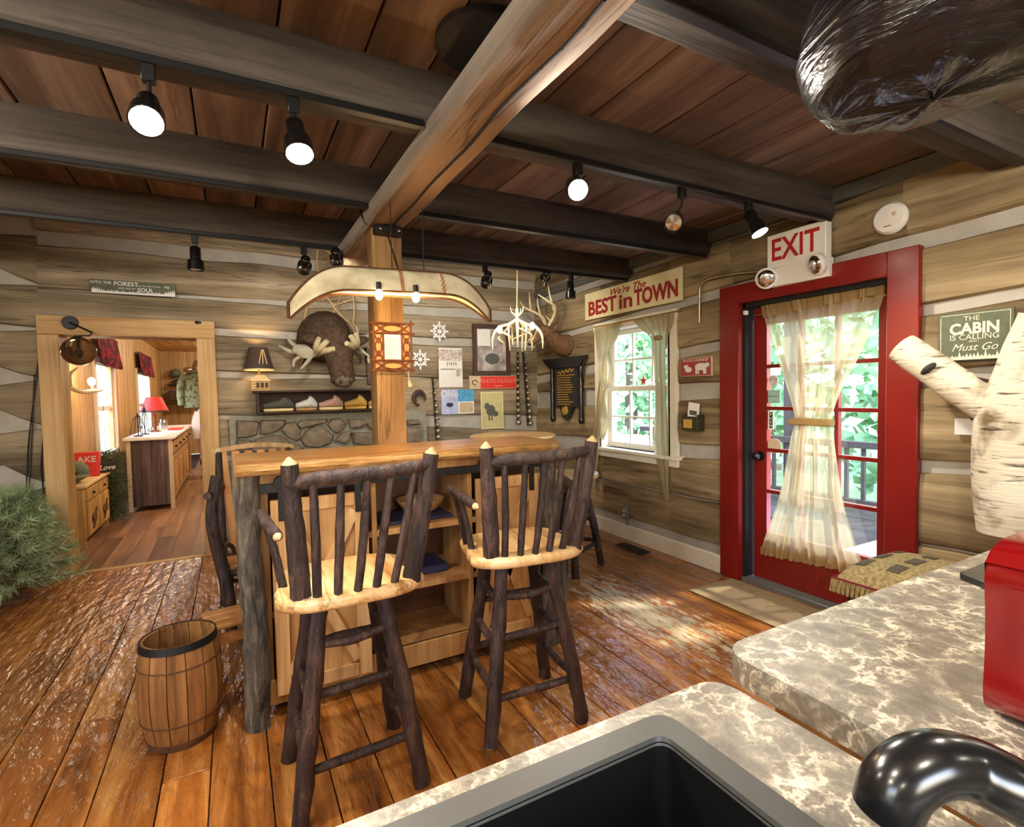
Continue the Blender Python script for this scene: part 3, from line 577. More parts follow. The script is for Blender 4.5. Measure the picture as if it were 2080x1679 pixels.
def tree(loc, h, r, label, n=1500):
    t_ = thing('broadleaf_tree', label, 'tree', loc, 0, 'trees beyond the porch')
    MB().tube([(0, 0, 0), (.1, 0, h * .4), (0, .1, h * .8)], [.22, .17, .06], 8).build('trunk', 'bark_grey', t_)
    mb = MB(); rn = random.Random(int(loc[0] * 100 + loc[1] * 7)); vs = []; fs = []
    for i in range(n):
        while True:
            p = Vector((rn.uniform(-1, 1), rn.uniform(-1, 1), rn.uniform(-1, 1)))
            if .25 < p.length < 1 and mnoise.noise(p * 2.2 + Vector(loc)) > -.22: break
        p = Vector((p.x * r, p.y * r, h * .55 + p.z * h * .5)); q = Euler((rn.uniform(0, 6), rn.uniform(0, 6), rn.uniform(0, 6))).to_matrix(); s_ = rn.uniform(.10, .22)
        k = len(vs); vs += [p + q @ Vector(c) * s_ for c in ((0, -1, 0), (.6, 0, .1), (0, 1, 0), (-.6, 0, .1))]; fs.append((k, k + 1, k + 2, k + 3))
    mb._a(vs, fs); o = mb.build('foliage', 'leaf', t_, smooth=0); o['kind'] = 'stuff'
TL = ['leafy green tree seen through the upper door panes', 'green tree seen left of the door curtain tie', 'bright green tree behind the porch railing', 'leafy tree seen through the upper window sash', 'green tree seen through the lower window sash', 'green tree far beyond the porch steps', 'tall green tree behind the others beyond the lawn', 'broad green tree beyond the window']
for k, (X_, Y_, h, r) in enumerate(((10.2, 4.4, 6, 1.75), (10.2, 8.1, 6, 1.75), (10.2, .8, 6, 1.75), (10.4, 12.0, 6.5, 1.95), (10.6, 16.1, 6.5, 1.95), (15.0, -2.5, 8, 2.6), (15, 3.0, 9, 2.6), (15, 10.5, 9, 2.8))): tree((X_, Y_, -1.2), h, r, TL[k])
# ================================================================ BAR
def bark(mb, pts, rad, seg=12, wob=.12, sub=6):
    pts = [Vector(p) for p in pts]; n = len(pts)
    if not isinstance(rad, (list, tuple)): rad = [rad] * n
    P, R_ = [], []
    for i in range(n - 1):
        for k in range(sub):
            t_ = k / sub
            a, b_, c_, d_ = pts[max(i - 1, 0)], pts[i], pts[i + 1], pts[min(i + 2, n - 1)]
            P.append(.5 * ((2 * b_) + (c_ - a) * t_ + (2 * a - 5 * b_ + 4 * c_ - d_) * t_ ** 2 + (3 * b_ - a - 3 * c_ + d_) * t_ ** 3)); R_.append(rad[i] * (1 - t_) + rad[i + 1] * t_)
    P.append(pts[-1]); R_.append(rad[-1])
    return mb.tube(P, R_, seg, wob=wob)
bar = thing('bar', 'rustic bar with live edge wooden top, log posts and sliding X doors', 'bar', (0, 0, 0))
# live-edge top
n = 70; rn = random.Random(3); vs = []; fs = []
def edge_y(x): return 2.335 + .018 * mnoise.noise(Vector((x * 3, 0, 0))) + .012 * mnoise.noise(Vector((x * 11, 5, 0)))
for i in range(n + 1):
    x = .0 + 1.60 * i / n; ye = edge_y(x) + (.10 * max(0, (x - 1.42) / .18) ** 2)
    for y, z in ((2.90, 1.075), (2.90, 1.12), (2.62, 1.121), (ye + .05, 1.121), (ye + .018, 1.116 + .004 * mnoise.noise(Vector((x * 20, 1, 0)))), (ye + .004 * mnoise.noise(Vector((x * 30, 2, 0))), 1.098), (ye + .012 + .008 * mnoise.noise(Vector((x * 25, 9, 0))), 1.080), (ye + .035, 1.073)): vs.append((x, y, z))
for i in range(n):
    for k in range(8): fs.append((i * 8 + k, i * 8 + (k + 1) % 8, (i + 1) * 8 + (k + 1) % 8, (i + 1) * 8 + k))
mb = MB(); mb._a(vs, fs + [tuple(range(8)), tuple(range(n * 8, n * 8 + 8))[::-1]])
for j in range(len(mb.f)):
    if j < n * 8 and j % 8 in (3, 4, 5, 6): mb.mi[j] = 1
mb.build('countertop', ['bar_top_wood', 'live_edge'], bar, smooth=60)
for X_ in (.045, 1.515):
    mb = MB(); bark(mb, [(X_, 2.42, 0), (X_ + .008, 2.415, .35), (X_ - .006, 2.42, .75), (X_, 2.42, 1.075)], [.05, .05, .046, .044], 16, .16, 10); mb.build('log_post', 'bark_grey', bar, smooth=60)
YF = 2.47
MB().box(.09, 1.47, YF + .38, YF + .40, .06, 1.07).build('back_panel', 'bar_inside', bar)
for a, b_ in ((.09, .12), (.56, .585), (1.055, 1.08), (1.44, 1.47)): MB().box(a, b_, YF, YF + .385, .05, 1.065).build('upright', 'bar_frame', bar, bevel=.003)
MB().box(.09, 1.47, YF - .01, YF + .02, .05, .16).build('bottom_rail', 'bar_frame', bar, bevel=.003)
MB().box(.09, 1.47, YF - .005, YF + .02, .985, 1.07).build('top_rail', 'bar_frame', bar, bevel=.003)
for z in (.13, .43, .72): MB().box(.12, 1.44, YF + .005, YF + .38, z, z + .03).build('shelf', 'bar_frame', bar, bevel=.002)
MB().box(.13, 1.43, YF + .1, YF + .12, .02, .05).build('kick_board', 'dark_walnut', bar)
def xdoor(x0, x1):
    z0, z1 = .10, .955; y0, y1 = YF - .045, YF - .018; w = .06
    dd = MB().box(x0 + .01, x1 - .01, y0 + .02, y1, z0 + .01, z1 - .01).build('door', 'bar_frame', bar)
    for a, b_, c_, d_ in ((x0, x0 + w, z0, z1), (x1 - w, x1, z0, z1)): MB().box(a, b_, y0, y1 - .004, c_, d_).build('stile', 'bar_door', dd, bevel=.003)
    zm_ = z0 + (z1 - z0) * .5
    for c_ in (z0, z1 - w, zm_ - w / 2): MB().box(x0 + w, x1 - w, y0 + .001, y1 - .004, c_, c_ + w).build('rail', 'bar_door', dd, bevel=.003)
    xm = (x0 + x1) / 2
    for s_ in (-1, 1):
        e_ = x0 + w if s_ < 0 else x1 - w
        MB().bar((e_, y0 + .011, z1 - w - .02), (xm, y0 + .011, zm_ + w / 2 + .03), .045, .02, (0, 1, 0)).build('brace', 'bar_door', dd)
        MB().bar((e_, y0 + .011, z0 + w + .02), (xm, y0 + .011, zm_ - w / 2 - .03), .045, .02, (0, 1, 0)).build('brace', 'bar_door', dd)
    for xx in (x0 + .045, x1 - .045):
        mb = MB().box(xx - .014, xx + .014, y0 - .012, y0, z1 - .09, z1 + .07); mb.tube([(xx, y0 - .014, z1 + .075), (xx, y0 + .012, z1 + .075)], .03, 14); mb.build('hanger', 'black_iron', dd, bevel=.002)
xdoor(.125, .535); xdoor(1.085, 1.455)
MB().box(.07, 1.49, YF - .055, YF - .045, .99, 1.03).build('door_rail', 'black_iron', bar, bevel=.002)
ty = tag(MB().box(.62, 1.0, 2.53, 2.80, .751, .768).build('serving_tray', 'navy', bevel=.006), 'dark blue tray lying on the upper bar shelf', 'tray')
bw = thing('wooden_bowl', 'brown wooden bowl on the dark tray inside the bar', 'bowl', (.86, 2.66, .769))
MB().lathe([(.05, 0), (.09, .02), (.12, .06), (.125, .075), (.115, .075), (.08, .03), (0.0, .018)], 24).build('bowl', 'slip_brown', bw)
cr = tag(MB().box(.64, .98, 2.56, 2.78, .461, .50).build('folded_mat', 'navy', bevel=.008), 'dark folded mat on the lower bar shelf', 'mat')
tr = thing('trash_bin', 'dark waste bin with a white liner beside the right bar post', 'bin', (1.70, 2.72, .003))
MB().lathe([(.0, 0), (.10, 0), (.13, .5), (.122, .5), (.095, .02), (0, .02)], 20).build('bin', 'gloss_black', tr)
MB().lathe([(.128, .46), (.137, .5), (.122, .508), (.12, .42)], 20).build('liner', 'white_plastic', tr)
# ================================================================ BAR STOOLS
def make_stool():
    s = thing('bar_stool', '', 'stool', (0, 0, 0), 0, 'log bar stools at the bar')
    # seat outline (x right, y toward the bar)
    ol = []
    for i in range(48):
        a = 2 * PI * i / 48; c_, s_ = math.cos(a), math.sin(a)
        rx = .262 if s_ < 0 else .245; e_ = .62
        x = rx * math.copysign(abs(c_) ** e_, c_); y = .215 * math.copysign(abs(s_) ** e_, s_)
        if s_ < -.2: x *= 1 + .02 * math.sin(a * 9); y *= .97 + .05 * abs(c_)
        if -.35 < s_ < .45: x *= .955
        ol.append((x, y))
    mb = MB(); vs = []; fs = []; lv = [(.86, .700), (.97, .705), (1.0, .718), (1.0, .733), (.975, .745), (.93, .749), (.55, .742), (.15, .738)]
    for k, z in lv: vs += [(x * k, y * k, z) for x, y in ol]
    for j in range(len(lv) - 1):
        for i in range(48): fs.append((j * 48 + i, j * 48 + (i + 1) % 48, (j + 1) * 48 + (i + 1) % 48, (j + 1) * 48 + i))
    fs += [tuple(range(48))[::-1], tuple(range((len(lv) - 1) * 48, len(lv) * 48))]
    mb._a(vs, fs); mb.build('seat', 'hickory', s, smooth=60)
    def piece(name, pts, rad, tip0=False, tip1=True, mat='bark_dark', seg=10, wob=.14):
        mb = MB(); bark(mb, pts, rad, seg, wob, 5); o = mb.build(name, mat, s, smooth=60)
        r_ = rad if isinstance(rad, (list, tuple)) else [rad, rad]
        for f_, P, Q, rr in ((tip0, pts[0], pts[1], r_[0]), (tip1, pts[-1], pts[-2], r_[-1])):
            if f_:
                d_ = (Vector(P) - Vector(Q)).normalized(); P = Vector(P)
                MB().tube([P - d_ * .008, P + d_ * .004, P + d_ * .024], [rr * .9, rr * .78, rr * .12], seg).build('cut_end', 'cut_wood', o)
        return o
    for sg in (-1, 1):
        ka, kb = (.172, .195) if sg < 0 else (.198, .272); piece('back_post', [(sg * ka, -.145, .735), (sg * (ka * .65 + kb * .35), -.165, .9), (sg * (ka * .3 + kb * .7), -.175, 1.05), (sg * kb, -.18, 1.185)], [.034, .031, .029, .028])
        piece('armrest', [(sg * .235, -.15, .955), (sg * .255, -.05, .972), (sg * .27, .09, .985)], [.018, .02, .019], True, True)
        for yy in (-.02, .06): piece('arm_spindle', [(sg * .215, yy, .742), (sg * .235, yy + .005, .86), (sg * .26, yy + .01, .965)], [.014, .014, .012], False, False, seg=8)
    piece('crest_rail', [(-.185, -.182, 1.125), (-.08, -.215, 1.138), (.04, -.225, 1.14), (.15, -.215, 1.142), (.262, -.178, 1.15)], [.022, .024, .025, .024, .022], True, True)
    for i in range(5):
        k = -1 + i * .5; piece('spindle', [(k * .125, -.175 - .012 * (1 - k * k), .735), (k * .145 + .018 + rn.uniform(-.006, .006), -.2, .93), (k * .165 + .035, -.205 - .02 * (1 - k * k), 1.135)], [.0145, .0155, .012], False, False, seg=8)
    legs = {}
    for sx_ in (-1, 1):
        for sy_ in (-1, 1):
            top, bot = Vector((sx_ * .105, sy_ * .09, .705)), Vector((sx_ * .205, sy_ * .188, .003)); legs[(sx_, sy_)] = (top, bot)
            piece('leg', [bot, bot.lerp(top, .35) + Vector((rn.uniform(-.008, .008), rn.uniform(-.008, .008), 0)), bot.lerp(top, .7), top], [.028, .030, .029, .027], True, False, seg=12, wob=.25)
    def at(k, z): t_, b_ = legs[k]; return b_.lerp(t_, (z - b_.z) / (t_.z - b_.z))
    for k0, k1, zs in (((-1, -1), (1, -1), (.17, .40, .56)), ((-1, 1), (1, 1), (.24, .46)), ((-1, -1), (-1, 1), (.20, .37, .55)), ((1, -1), (1, 1), (.20, .37, .55))):
        for z in zs: piece('stretcher', [at(k0, z), (at(k0, z) + at(k1, z)) / 2 + Vector((0, 0, rn.uniform(-.01, .01))), at(k1, z + .012)], [.014, .017, .014], False, False, seg=8)
    MB().box(-.13, .13, -.12, .12, .685, .702).build('swivel_plate', 'bark_dark', s, bevel=.01)
    return s
rn = random.Random(11)
st = make_stool(); st.location = (.345, 1.945, 0); st['label'] = 'log bar stool with bark spindle back, the nearer left one at the bar'
dup(st, (1.075, 1.975, 0), math.radians(-7), 'log bar stool with bark spindle back at the right end of the bar')
s3 = dup(st, (2.30, 3.40, 0), math.radians(25), 'backless log stool beside the round table behind the right bar stool')
for ch_ in list(s3.children):
    if ch_.name.split('.')[0] in ('back_post', 'crest_rail', 'spindle', 'armrest', 'arm_spindle'):
        for g_ in list(ch_.children): bpy.data.objects.remove(g_)
        bpy.data.objects.remove(ch_)

# ================================================================ ROUND TABLE
RT = Vector((2.28, 4.25, 0))
rt = thing('round_table', 'tall round wooden table in the corner under the antler chandelier', 'table', RT)
mb = MB(); pf = []
vs = []; fs = []
for z, k in ((.965, .93), (.97, .985), (.985, 1.0), (1.0, .985), (1.003, .95)):
    for i in range(40):
        a = 2 * PI * i / 40; r_ = .40 * k * (1 + .02 * mnoise.noise(Vector((math.cos(a) * 2, math.sin(a) * 2, 0)))); vs.append((r_ * math.cos(a), r_ * math.sin(a), z))
for j in range(4):
    for i in range(40): fs.append((j * 40 + i, j * 40 + (i + 1) % 40, (j + 1) * 40 + (i + 1) % 40, (j + 1) * 40 + i))
fs += [tuple(range(40))[::-1], tuple(range(160, 200))]
mb._a(vs, fs); mb.build('tabletop', 'bar_top_wood', rt, smooth=60)
mb = MB(); bark(mb, [(0, 0, .1), (.01, 0, .5), (0, 0, .966)], [.06, .05, .06], 12); mb.build('pedestal', 'bark_dark', rt, smooth=60)
for i in range(4):
    a = i * PI / 2 + .5; mb = MB(); bark(mb, [(.02 * math.cos(a), .02 * math.sin(a), .35), (.18 * math.cos(a), .18 * math.sin(a), .14), (.3 * math.cos(a), .3 * math.sin(a), .025)], [.025, .028, .022], 8); mb.build('foot', 'bark_dark', rt, smooth=60)
# ================================================================ BARREL
bl = thing('nail_keg', 'small open wooden barrel with a black top hoop on the floor', 'barrel', (-.232, 2.525, .002))
prof = [(.118, 0), (.135, .06), (.149, .15), (.152, .23), (.149, .30), (.141, .37), (.134, .42)]
ns = 14
for i in range(ns):
    a0, a1 = 2 * PI * i / ns + .012, 2 * PI * (i + 1) / ns - .012
    mb = MB(); out = prof; inn = [(r_ - .013, z) for r_, z in prof]; mb.lathe(out + inn[::-1] + [out[0]], 3, a0=a0, a1=a1); mb.build('stave', 'oak_stave', bl, smooth=40)
MB().lathe([(0, .03), (.117, .03), (.117, .045), (0, .045)], 28).build('bottom_board', 'oak_stave', bl)
def hoop(z0, z1, r0, r1, mat): MB().lathe([(r0 - .006, z0), (r0, z0), (r1, z1), (r1 - .006, z1), (r0 - .006, z0)], 36).build('hoop', mat, bl)
hoop(.395, .423, .1415, .137, 'black_iron'); hoop(.325, .331, .149, .148, 'bark_trim'); hoop(.105, .111, .1465, .1475, 'bark_trim'); hoop(0, .03, .1215, .131, 'bark_trim')
# ================================================================ ROCKING CHAIR (behind the left end of the bar)
rc = thing('rocking_chair', 'twig rocking chair with slatted back behind the left bar post', 'chair', (.15, 3.62, 0), math.radians(6))
def tw(name, pts, rad, mat='bark_dark', par=rc): mb = MB(); bark(mb, pts, rad, 8, .12, 4); return mb.build(name, mat, par, smooth=60)
# local: front of the chair faces -y
for sg in (-1, 1):
    x = sg * .22
    tw('front_post', [(x * 1.05, -.26, .06), (x * 1.1, -.30, .30), (x * 1.12 - .03, -.27, .52), (x * 1.14 - .055, -.29, .74), (x * 1.1 - .03, -.27, .965)], [.032, .033, .034, .031, .028])
    tw('armrest', [(x * 1.12 - .08, -.33, .865), (x * 1.1, -.1, .86), (x, .17, .855)], [.021, .022, .02])
    tw('rear_post', [(x, .18, .07), (x, .18, .42), (x, .25, .8), (x * .95, .30, 1.04)], [.028, .027, .024, .02])
    MB().tube(arc(lambda t_: (x, -.42 + .95 * t_, .015 + .34 * (t_ - .42) ** 2 + .018), 16), .022, 8, flat=.7).build('rocker', 'slip_sole', rc)
    tw('brace', [(x * 1.1, -.28, .58), (x * .9, -.15, .52), (x * .8, .0, .45)], [.012, .013, .011]); tw('brace', [(x * 1.1, -.30, .44), (x * .95, -.2, .34), (x * .7, -.1, .30)], [.011, .012, .01])
tw('front_rail', [(-.25, -.27, .40), (0, -.28, .41), (.25, -.27, .40)], [.02, .02, .02]); tw('rear_rail', [(-.22, .18, .38), (.22, .18, .38)], .018); tw('stretcher', [(-.23, -.27, .2), (.23, -.27, .2)], .016)
for i in range(6): y = -.26 + i * .078; MB().box(-.24, .24, y, y + .06, .425 - .012 * i, .443 - .012 * i).build('seat_slat', 'slat_wood', rc, bevel=.004)
for i in range(6):
    k = -1 + i * .4; MB().bar((k * .15, .19, .40), (k * .19, .30, 1.04), .045, .014, (0, 1, 0)).build('back_slat', 'slat_wood', rc)
mb = MB(); mb.tube(arc(lambda t_: (-.25 + .5 * t_, .31 - .04 * math.sin(PI * t_), 1.045 + .03 * math.sin(PI * t_)), 12), .02, 8, flat=.6); mb.build('crest_rail', 'cut_wood', rc)
# small timber step stool in front of the rocking chair
fs_ = thing('footstool', 'little wooden twig footstool on the floor left of the bar', 'stool', (-.02, 2.98, .0), .2)
for sx_ in (-.11, .11):
    for sy_ in (-.09, .09): MB().tube([(sx_, sy_, 0), (sx_, sy_, .28)], .018, 8).build('leg', 'slat_wood', fs_)
for sy_ in (-.09, .09): MB().box(-.11, .11, sy_ - .012, sy_ + .012, .20, .245).build('rail', 'slat_wood', fs_)
for i in range(3): MB().box(-.14, .14, -.115 + i * .08, -.045 + i * .08, .281, .30).build('seat_slat', 'slat_wood', fs_, bevel=.003)
# ================================================================ COUNTERS
ZT = .91
def rnd(pts, r):     # rounded polygon, r per corner
    o = []; n = len(pts)
    for i in range(n):
        p, a, b_ = Vector(pts[i]), Vector(pts[i - 1]), Vector(pts[(i + 1) % n]); rr = r[i]
        if rr == 0: o.append(tuple(p)); continue
        p0, p1 = p + (a - p).normalized() * rr, p + (b_ - p).normalized() * rr
        for k in range(7): t_ = k / 6; o.append(tuple(p0.lerp(p, t_).lerp(p.lerp(p1, t_), t_)))
    return o
kc = thing('sink_counter', 'mottled tan laminate counter with an inset black sink', 'counter')
sk = (-.22, .505, .10, .56)     # sink cutout
outer = rnd([(-1.2, -.15), (.705, -.15), (.705, .603), (-1.2, .603)], [0, 0, .05, 0])
inner = rnd([(sk[0], sk[2]), (sk[0], sk[3]), (sk[1] + .04, sk[3]), (sk[1] + .04, sk[2])], [.03, .03, .03, .03])
i0 = max(range(len(outer)), key=lambda i: -outer[i][0] * 5 - outer[i][1]); j0 = min(range(len(inner)), key=lambda j: inner[j][0] + inner[j][1])
key = outer[:i0 + 1] + inner[j0:] + inner[:j0 + 1] + outer[i0:]
MB().prism(key, ZT - .04, ZT, 'z').build('worktop', 'laminate', kc, smooth=30)
MB().box(-1.15, .64, -.10, .56, .09, ZT - .235).build('cabinet', 'pine', kc); MB().box(-1.15, .60, -.05, .52, .0, .09).build('plinth', 'dark_walnut', kc)
mb = MB(); mb.box(-1.15, .64, .545, .56, ZT - .235, ZT - .041); mb.box(.625, .64, -.1, .545, ZT - .235, ZT - .041); mb.build('apron', 'pine_x', kc)
si = thing('sink', 'black composite sink set into the mottled counter', 'sink', (0, 0, 0))
def rrect(x0, x1, y0, y1, r): return rnd([(x0, y0), (x1, y0), (x1, y1), (x0, y1)], [r] * 4)
L0 = rrect(sk[0] - .012, sk[1] + .052, sk[2] - .012, sk[3] + .012, .035); L1 = rrect(sk[0] + .028, sk[1] + .012, sk[2] + .028, sk[3] - .028, .02); L2 = rrect(sk[0] + .04, sk[1], sk[2] + .04, sk[3] - .04, .03)
n = len(L0); vs = [(x, y, ZT + .001) for x, y in L0] + [(x, y, ZT + .008) for x, y in rrect(sk[0] - .008, sk[1] + .048, sk[2] - .008, sk[3] + .008, .035)] + [(x, y, ZT + .006) for x, y in L1] + [(x, y, ZT - .005) for x, y in rrect(sk[0] + .031, sk[1] + .009, sk[2] + .031, sk[3] - .031, .02)]
fs = [(j * n + i, j * n + (i + 1) % n, (j + 1) * n + (i + 1) % n, (j + 1) * n + i) for j in range(3) for i in range(n)]
mb = MB(); mb._a(vs, fs); mb.build('rim', 'sink_rim', si, smooth=35)
L1b = rrect(sk[0] + .030, sk[1] + .010, sk[2] + .030, sk[3] - .030, .02)
vs = [(x, y, ZT + .0) for x, y in L1b] + [(x, y, ZT - .19) for x, y in L2]; mb = MB(); mb._a(vs, [(i, (i + 1) % n, n + (i + 1) % n, n + i) for i in range(n)] + [tuple(range(n, 2 * n))]); mb.build('basin', 'sink_black', si, smooth=35)
fc = thing('faucet', 'curved matt black faucet spout reaching over the sink', 'faucet', (0, 0, 0))
pp = [pz(1800, 1648, 1.0), pz(1826, 1588, 1.03), pz(1888, 1552, 1.045), pz(1960, 1556, 1.04), pz(2040, 1592, 1.03), pz(2140, 1650, 1.01)]
bs = Vector((pp[-1].x + .03, pp[-1].y - .02, ZT)); mb = MB(); bark(mb, [p for p in pp], [.028, .029, .0285, .028, .028, .028], 24, 0, 6); mb.build('spout', 'gloss_black', fc, smooth=60)
MB().lathe([(.04, .0005), (.04, .01), (.03, .02), (.03, .13), (.0, .135)], 20, c=bs).build('body', 'gloss_black', fc)
fcn = thing('side_counter', 'mottled tan laminate counter running along to the right wall', 'counter')
MB().prism(rnd([(.782, -.2), (3.19, -.2), (3.19, .668), (.79, .668)], [0, 0, 0, .07]), ZT - .05, ZT, 'z').build('worktop', 'laminate', fcn, smooth=30)
MB().box(.86, 3.15, -.15, .60, .09, ZT - .051).build('cabinet', 'pine', fcn); MB().box(.9, 3.1, -.1, .55, 0, .09).build('plinth', 'dark_walnut', fcn)
tp = pz(2030, 1172, ZT)
o = tag(MB().prism(rnd([(tp.x - .16, tp.y - .085), (tp.x + .22, tp.y - .085), (tp.x + .22, tp.y + .045), (tp.x - .10, tp.y + .045)], [.01] * 4), ZT + .0005, ZT + .018, 'z').build('black_tray', 'gloss_black', bevel=.004), 'flat glossy black tray lying on the side counter', 'tray')
ra = thing('red_appliance', 'glossy red countertop appliance with rounded top at the right edge', 'appliance', (1.085, .235, ZT + .0005))
pf = rnd([(-.135, 0), (.14, 0), (.14, .255), (-.10, .255), (-.135, .225), (-.12, .12)], [.05, .02, .03, .04, .03, .08])
MB().prism(pf, -.10, .10).build('housing', 'red_gloss', ra, smooth=50, bevel=.018, seg=3)
MB().box(-.05, .142, -.104, .104, .03, .225).build('panel', 'tan_board', ra, bevel=.006)
MB().tube([(-.125, -.02, .135), (-.15, -.02, .135), (-.156, -.02, .135)], [.022, .022, .016], 16).build('knob', 'red_gloss', ra)
# ================================================================ cushioned stool, mat, vent, outlet
cs = thing('cushioned_stool', 'wooden stool with a tasselled tapestry cushion beside the door', 'stool', (2.42, 1.06, 0))
for sx_ in (-1, 1):
    for sy_ in (-1, 1): MB().box(sx_ * .17 - .022, sx_ * .17 + .022, sy_ * .15 - .022, sy_ * .15 + .022, 0, .55).build('leg', 'dark_walnut', cs, bevel=.006)
MB().box(-.2, .2, -.18, .18, .55, .575).build('seat', 'dark_walnut', cs, bevel=.006)
cu_ = MB(); cu_.grid(16, 14, lambda u_, v_: (-.24 + .48 * u_, -.20 + .40 * v_, .60 + .075 * (max(0, (1 - (2 * u_ - 1) ** 4) * (1 - (2 * v_ - 1) ** 4))) ** .5)); cu_.grid(16, 14, lambda u_, v_: (-.24 + .48 * u_, -.20 + .40 * v_, .60 - .022 * (max(0, (1 - (2 * u_ - 1) ** 4) * (1 - (2 * v_ - 1) ** 4))) ** .5))
co = cu_.build('cushion', 'cushion_fabric', cs, smooth=70)
cz = lambda x, y: .60 + .075 * max(0, (1 - (x / .24) ** 4) * (1 - (y / .20) ** 4)) ** .5
for k in (-.13, -.01, .11):
    for x0_, x1_ in ((-.17, -.09), (-.04, .05), (.10, .18)): MB().grid(5, 3, lambda u_, v_: (x0_ + (x1_ - x0_) * u_, k + .045 * v_, cz(x0_ + (x1_ - x0_) * u_, k + .045 * v_) + .003)).build('woven_motif', 'cushion_dark', co)
mb = MB(); mb.tube([(-.24, -.20, .6), (.24, -.20, .6), (.24, .2, .6), (-.24, .2, .6), (-.24, -.2, .6)], .006, 6); mb.build('piping', 'burgundy', co)
for i in range(40): pass
mb = MB()
for i in range(46):
    t_ = i / 45; mb.tube([(-.242, -.2 + .4 * t_, .598), (-.25 + .006 * math.sin(i * 3), -.2 + .4 * t_ + .004, .545)], .005, 4)
for i in range(50):
    t_ = i / 49; mb.tube([(-.24 + .48 * t_, .202, .598), (-.24 + .48 * t_, .21, .545)], .005, 4)
o = mb.build('fringe', 'cushion_fabric', co); o['kind'] = 'stuff'
mt = thing('door_mat', 'thin tan door mat with faint leaf pattern before the red door', 'mat', (0, 0, .002))
A, B_, C_, D_ = pz(1408, 1200), pz(1560, 1285), pz(1735, 1252), pz(1505, 1168)
MB().box(2.73, 3.17, 1.52, 2.56, 0, .006).build('mat', 'mat_tan', mt, bevel=.002)
mb = MB()
for k in range(7):
    x0, y0 = random.uniform(2.8, 3.1), 1.65 + k * .12
    mb.tube(arc(lambda t_: (x0 + .10 * t_ - .05, y0 + .12 * t_ * t_, .0065), 5), .0022, 4); mb.tube(arc(lambda t_: (x0 + .05 - .12 * t_, y0 + .05 + .05 * t_, .0065), 4), .0018, 4)
mb.build('leaf_pattern', 'mat_line', mt)
vt = thing('floor_vent', 'dark metal floor register below the window', 'vent', (3.05, 3.50, .0015))
MB().box(-.06, .06, -.17, .17, 0, .006).build('frame', 'porch_dark', vt, bevel=.002)
for i in range(9): MB().box(-.045, .045, -.15 + i * .034, -.138 + i * .034, .006, .009).build('louvre', 'black_iron', vt)
op = px(1275, 1040, XR)
ot = wall_r('wall_outlet', 'metal boxed wall outlet with conduit above the baseboard', 'outlet', (XR - .0, op.y, op.z))
MB().box(-.035, .035, -.045, -.002, -.055, .055).build('box', 'steel_grey', ot, bevel=.008)
for z in (-.022, .022): MB().lathe([(.016, 0), (.016, .004), (0, .004)], 12).xf(Matrix.Translation((0, -.045, z)) @ Matrix.Rotation(PI / 2, 4, 'X')).build('socket', 'tan_board', ot)
MB().tube([(.01, -.02, -.055), (.01, -.02, -op.z + .14)], .009, 8).build('conduit', 'steel_grey', ot)
# ================================================================ CANOE LIGHT
cn = thing('canoe_light', 'birch bark canoe shaped pendant lamp hanging over the bar', 'lamp', (0, 0, 0))
# outline on plane Y=2.5 : upper (keel) and lower (gunwale) edges from end to end
Xa, Xb = .232, 1.222
def keel(t_):
    e_ = abs(2 * t_ - 1); return 1.985 + .025 * t_ - .17 * max(0, (e_ - .45) / .55) ** 2.4
def gun(t_):
    e_ = abs(2 * t_ - 1); return 1.868 + .028 * t_ - .125 * max(0, (e_ - .50) / .5) ** 2.0
def hw(t_): return .06 * max(0, 1 - abs(2 * t_ - 1) ** 2.4) ** .8
def cx(t_, top):
    e_ = 2 * t_ - 1; x = Xa + (Xb - Xa) * t_
    return x + (.0 if top else math.copysign(-.02 * max(0, (abs(e_) - .8) / .2), e_) * -1)
for sg, nm in ((-1, 'front_panel'), (1, 'rear_panel')):
    mb = MB(); mb.grid(40, 8, lambda u_, v_: (Xa + (Xb - Xa) * (.008 + .984 * u_), 2.5 + sg * hw(.008 + .984 * u_) * (v_ ** .65), keel(u_) + (gun(u_) - keel(u_)) * v_))
    mb.build(nm, 'birch_canoe', cn, smooth=80, solid=.003)
    MB().tube(arc(lambda u_: (Xa + (Xb - Xa) * (.008 + .984 * u_), 2.5 + sg * hw(.008 + .984 * u_), gun(u_)), 40), .0065, 6).build('gunwale', 'bark_trim', cn)
MB().tube(arc(lambda u_: (Xa + (Xb - Xa) * (.004 + .992 * u_), 2.5, keel(u_)), 40), .007, 6).build('keel_trim', 'bark_trim', cn)
for u_ in (0, 1): MB().tube(arc(lambda v_: (Xa + (Xb - Xa) * u_ + (.0 if v_ else 0), 2.5, keel(u_) + (gun(u_) - keel(u_)) * v_), 4), .007, 6).build('end_trim', 'bark_trim', cn)
for x_, nn in ((.735, 9), (.945, 5)):
    mb = MB(); t_ = (x_ - Xa) / (Xb - Xa)
    for i in range(nn):
        v0, v1 = i / nn, (i + 1) / nn
        for d_ in (-1, 1):
            f0 = lambda v_, s_: (x_ + s_ * .009, 2.5 - hw(t_) * v_ ** .65 - .006, keel(t_) + (gun(t_) - keel(t_)) * v_); mb.tube([f0(v0, -d_), f0(v1, d_)], .0022, 5)
    mb.build('lacing', 'lacing', cn)
MB().tube([(Xa + .1, 2.5, 1.905), (Xb - .1, 2.5, 1.925)], .009, 6).build('spreader_bar', 'pine_x', cn)
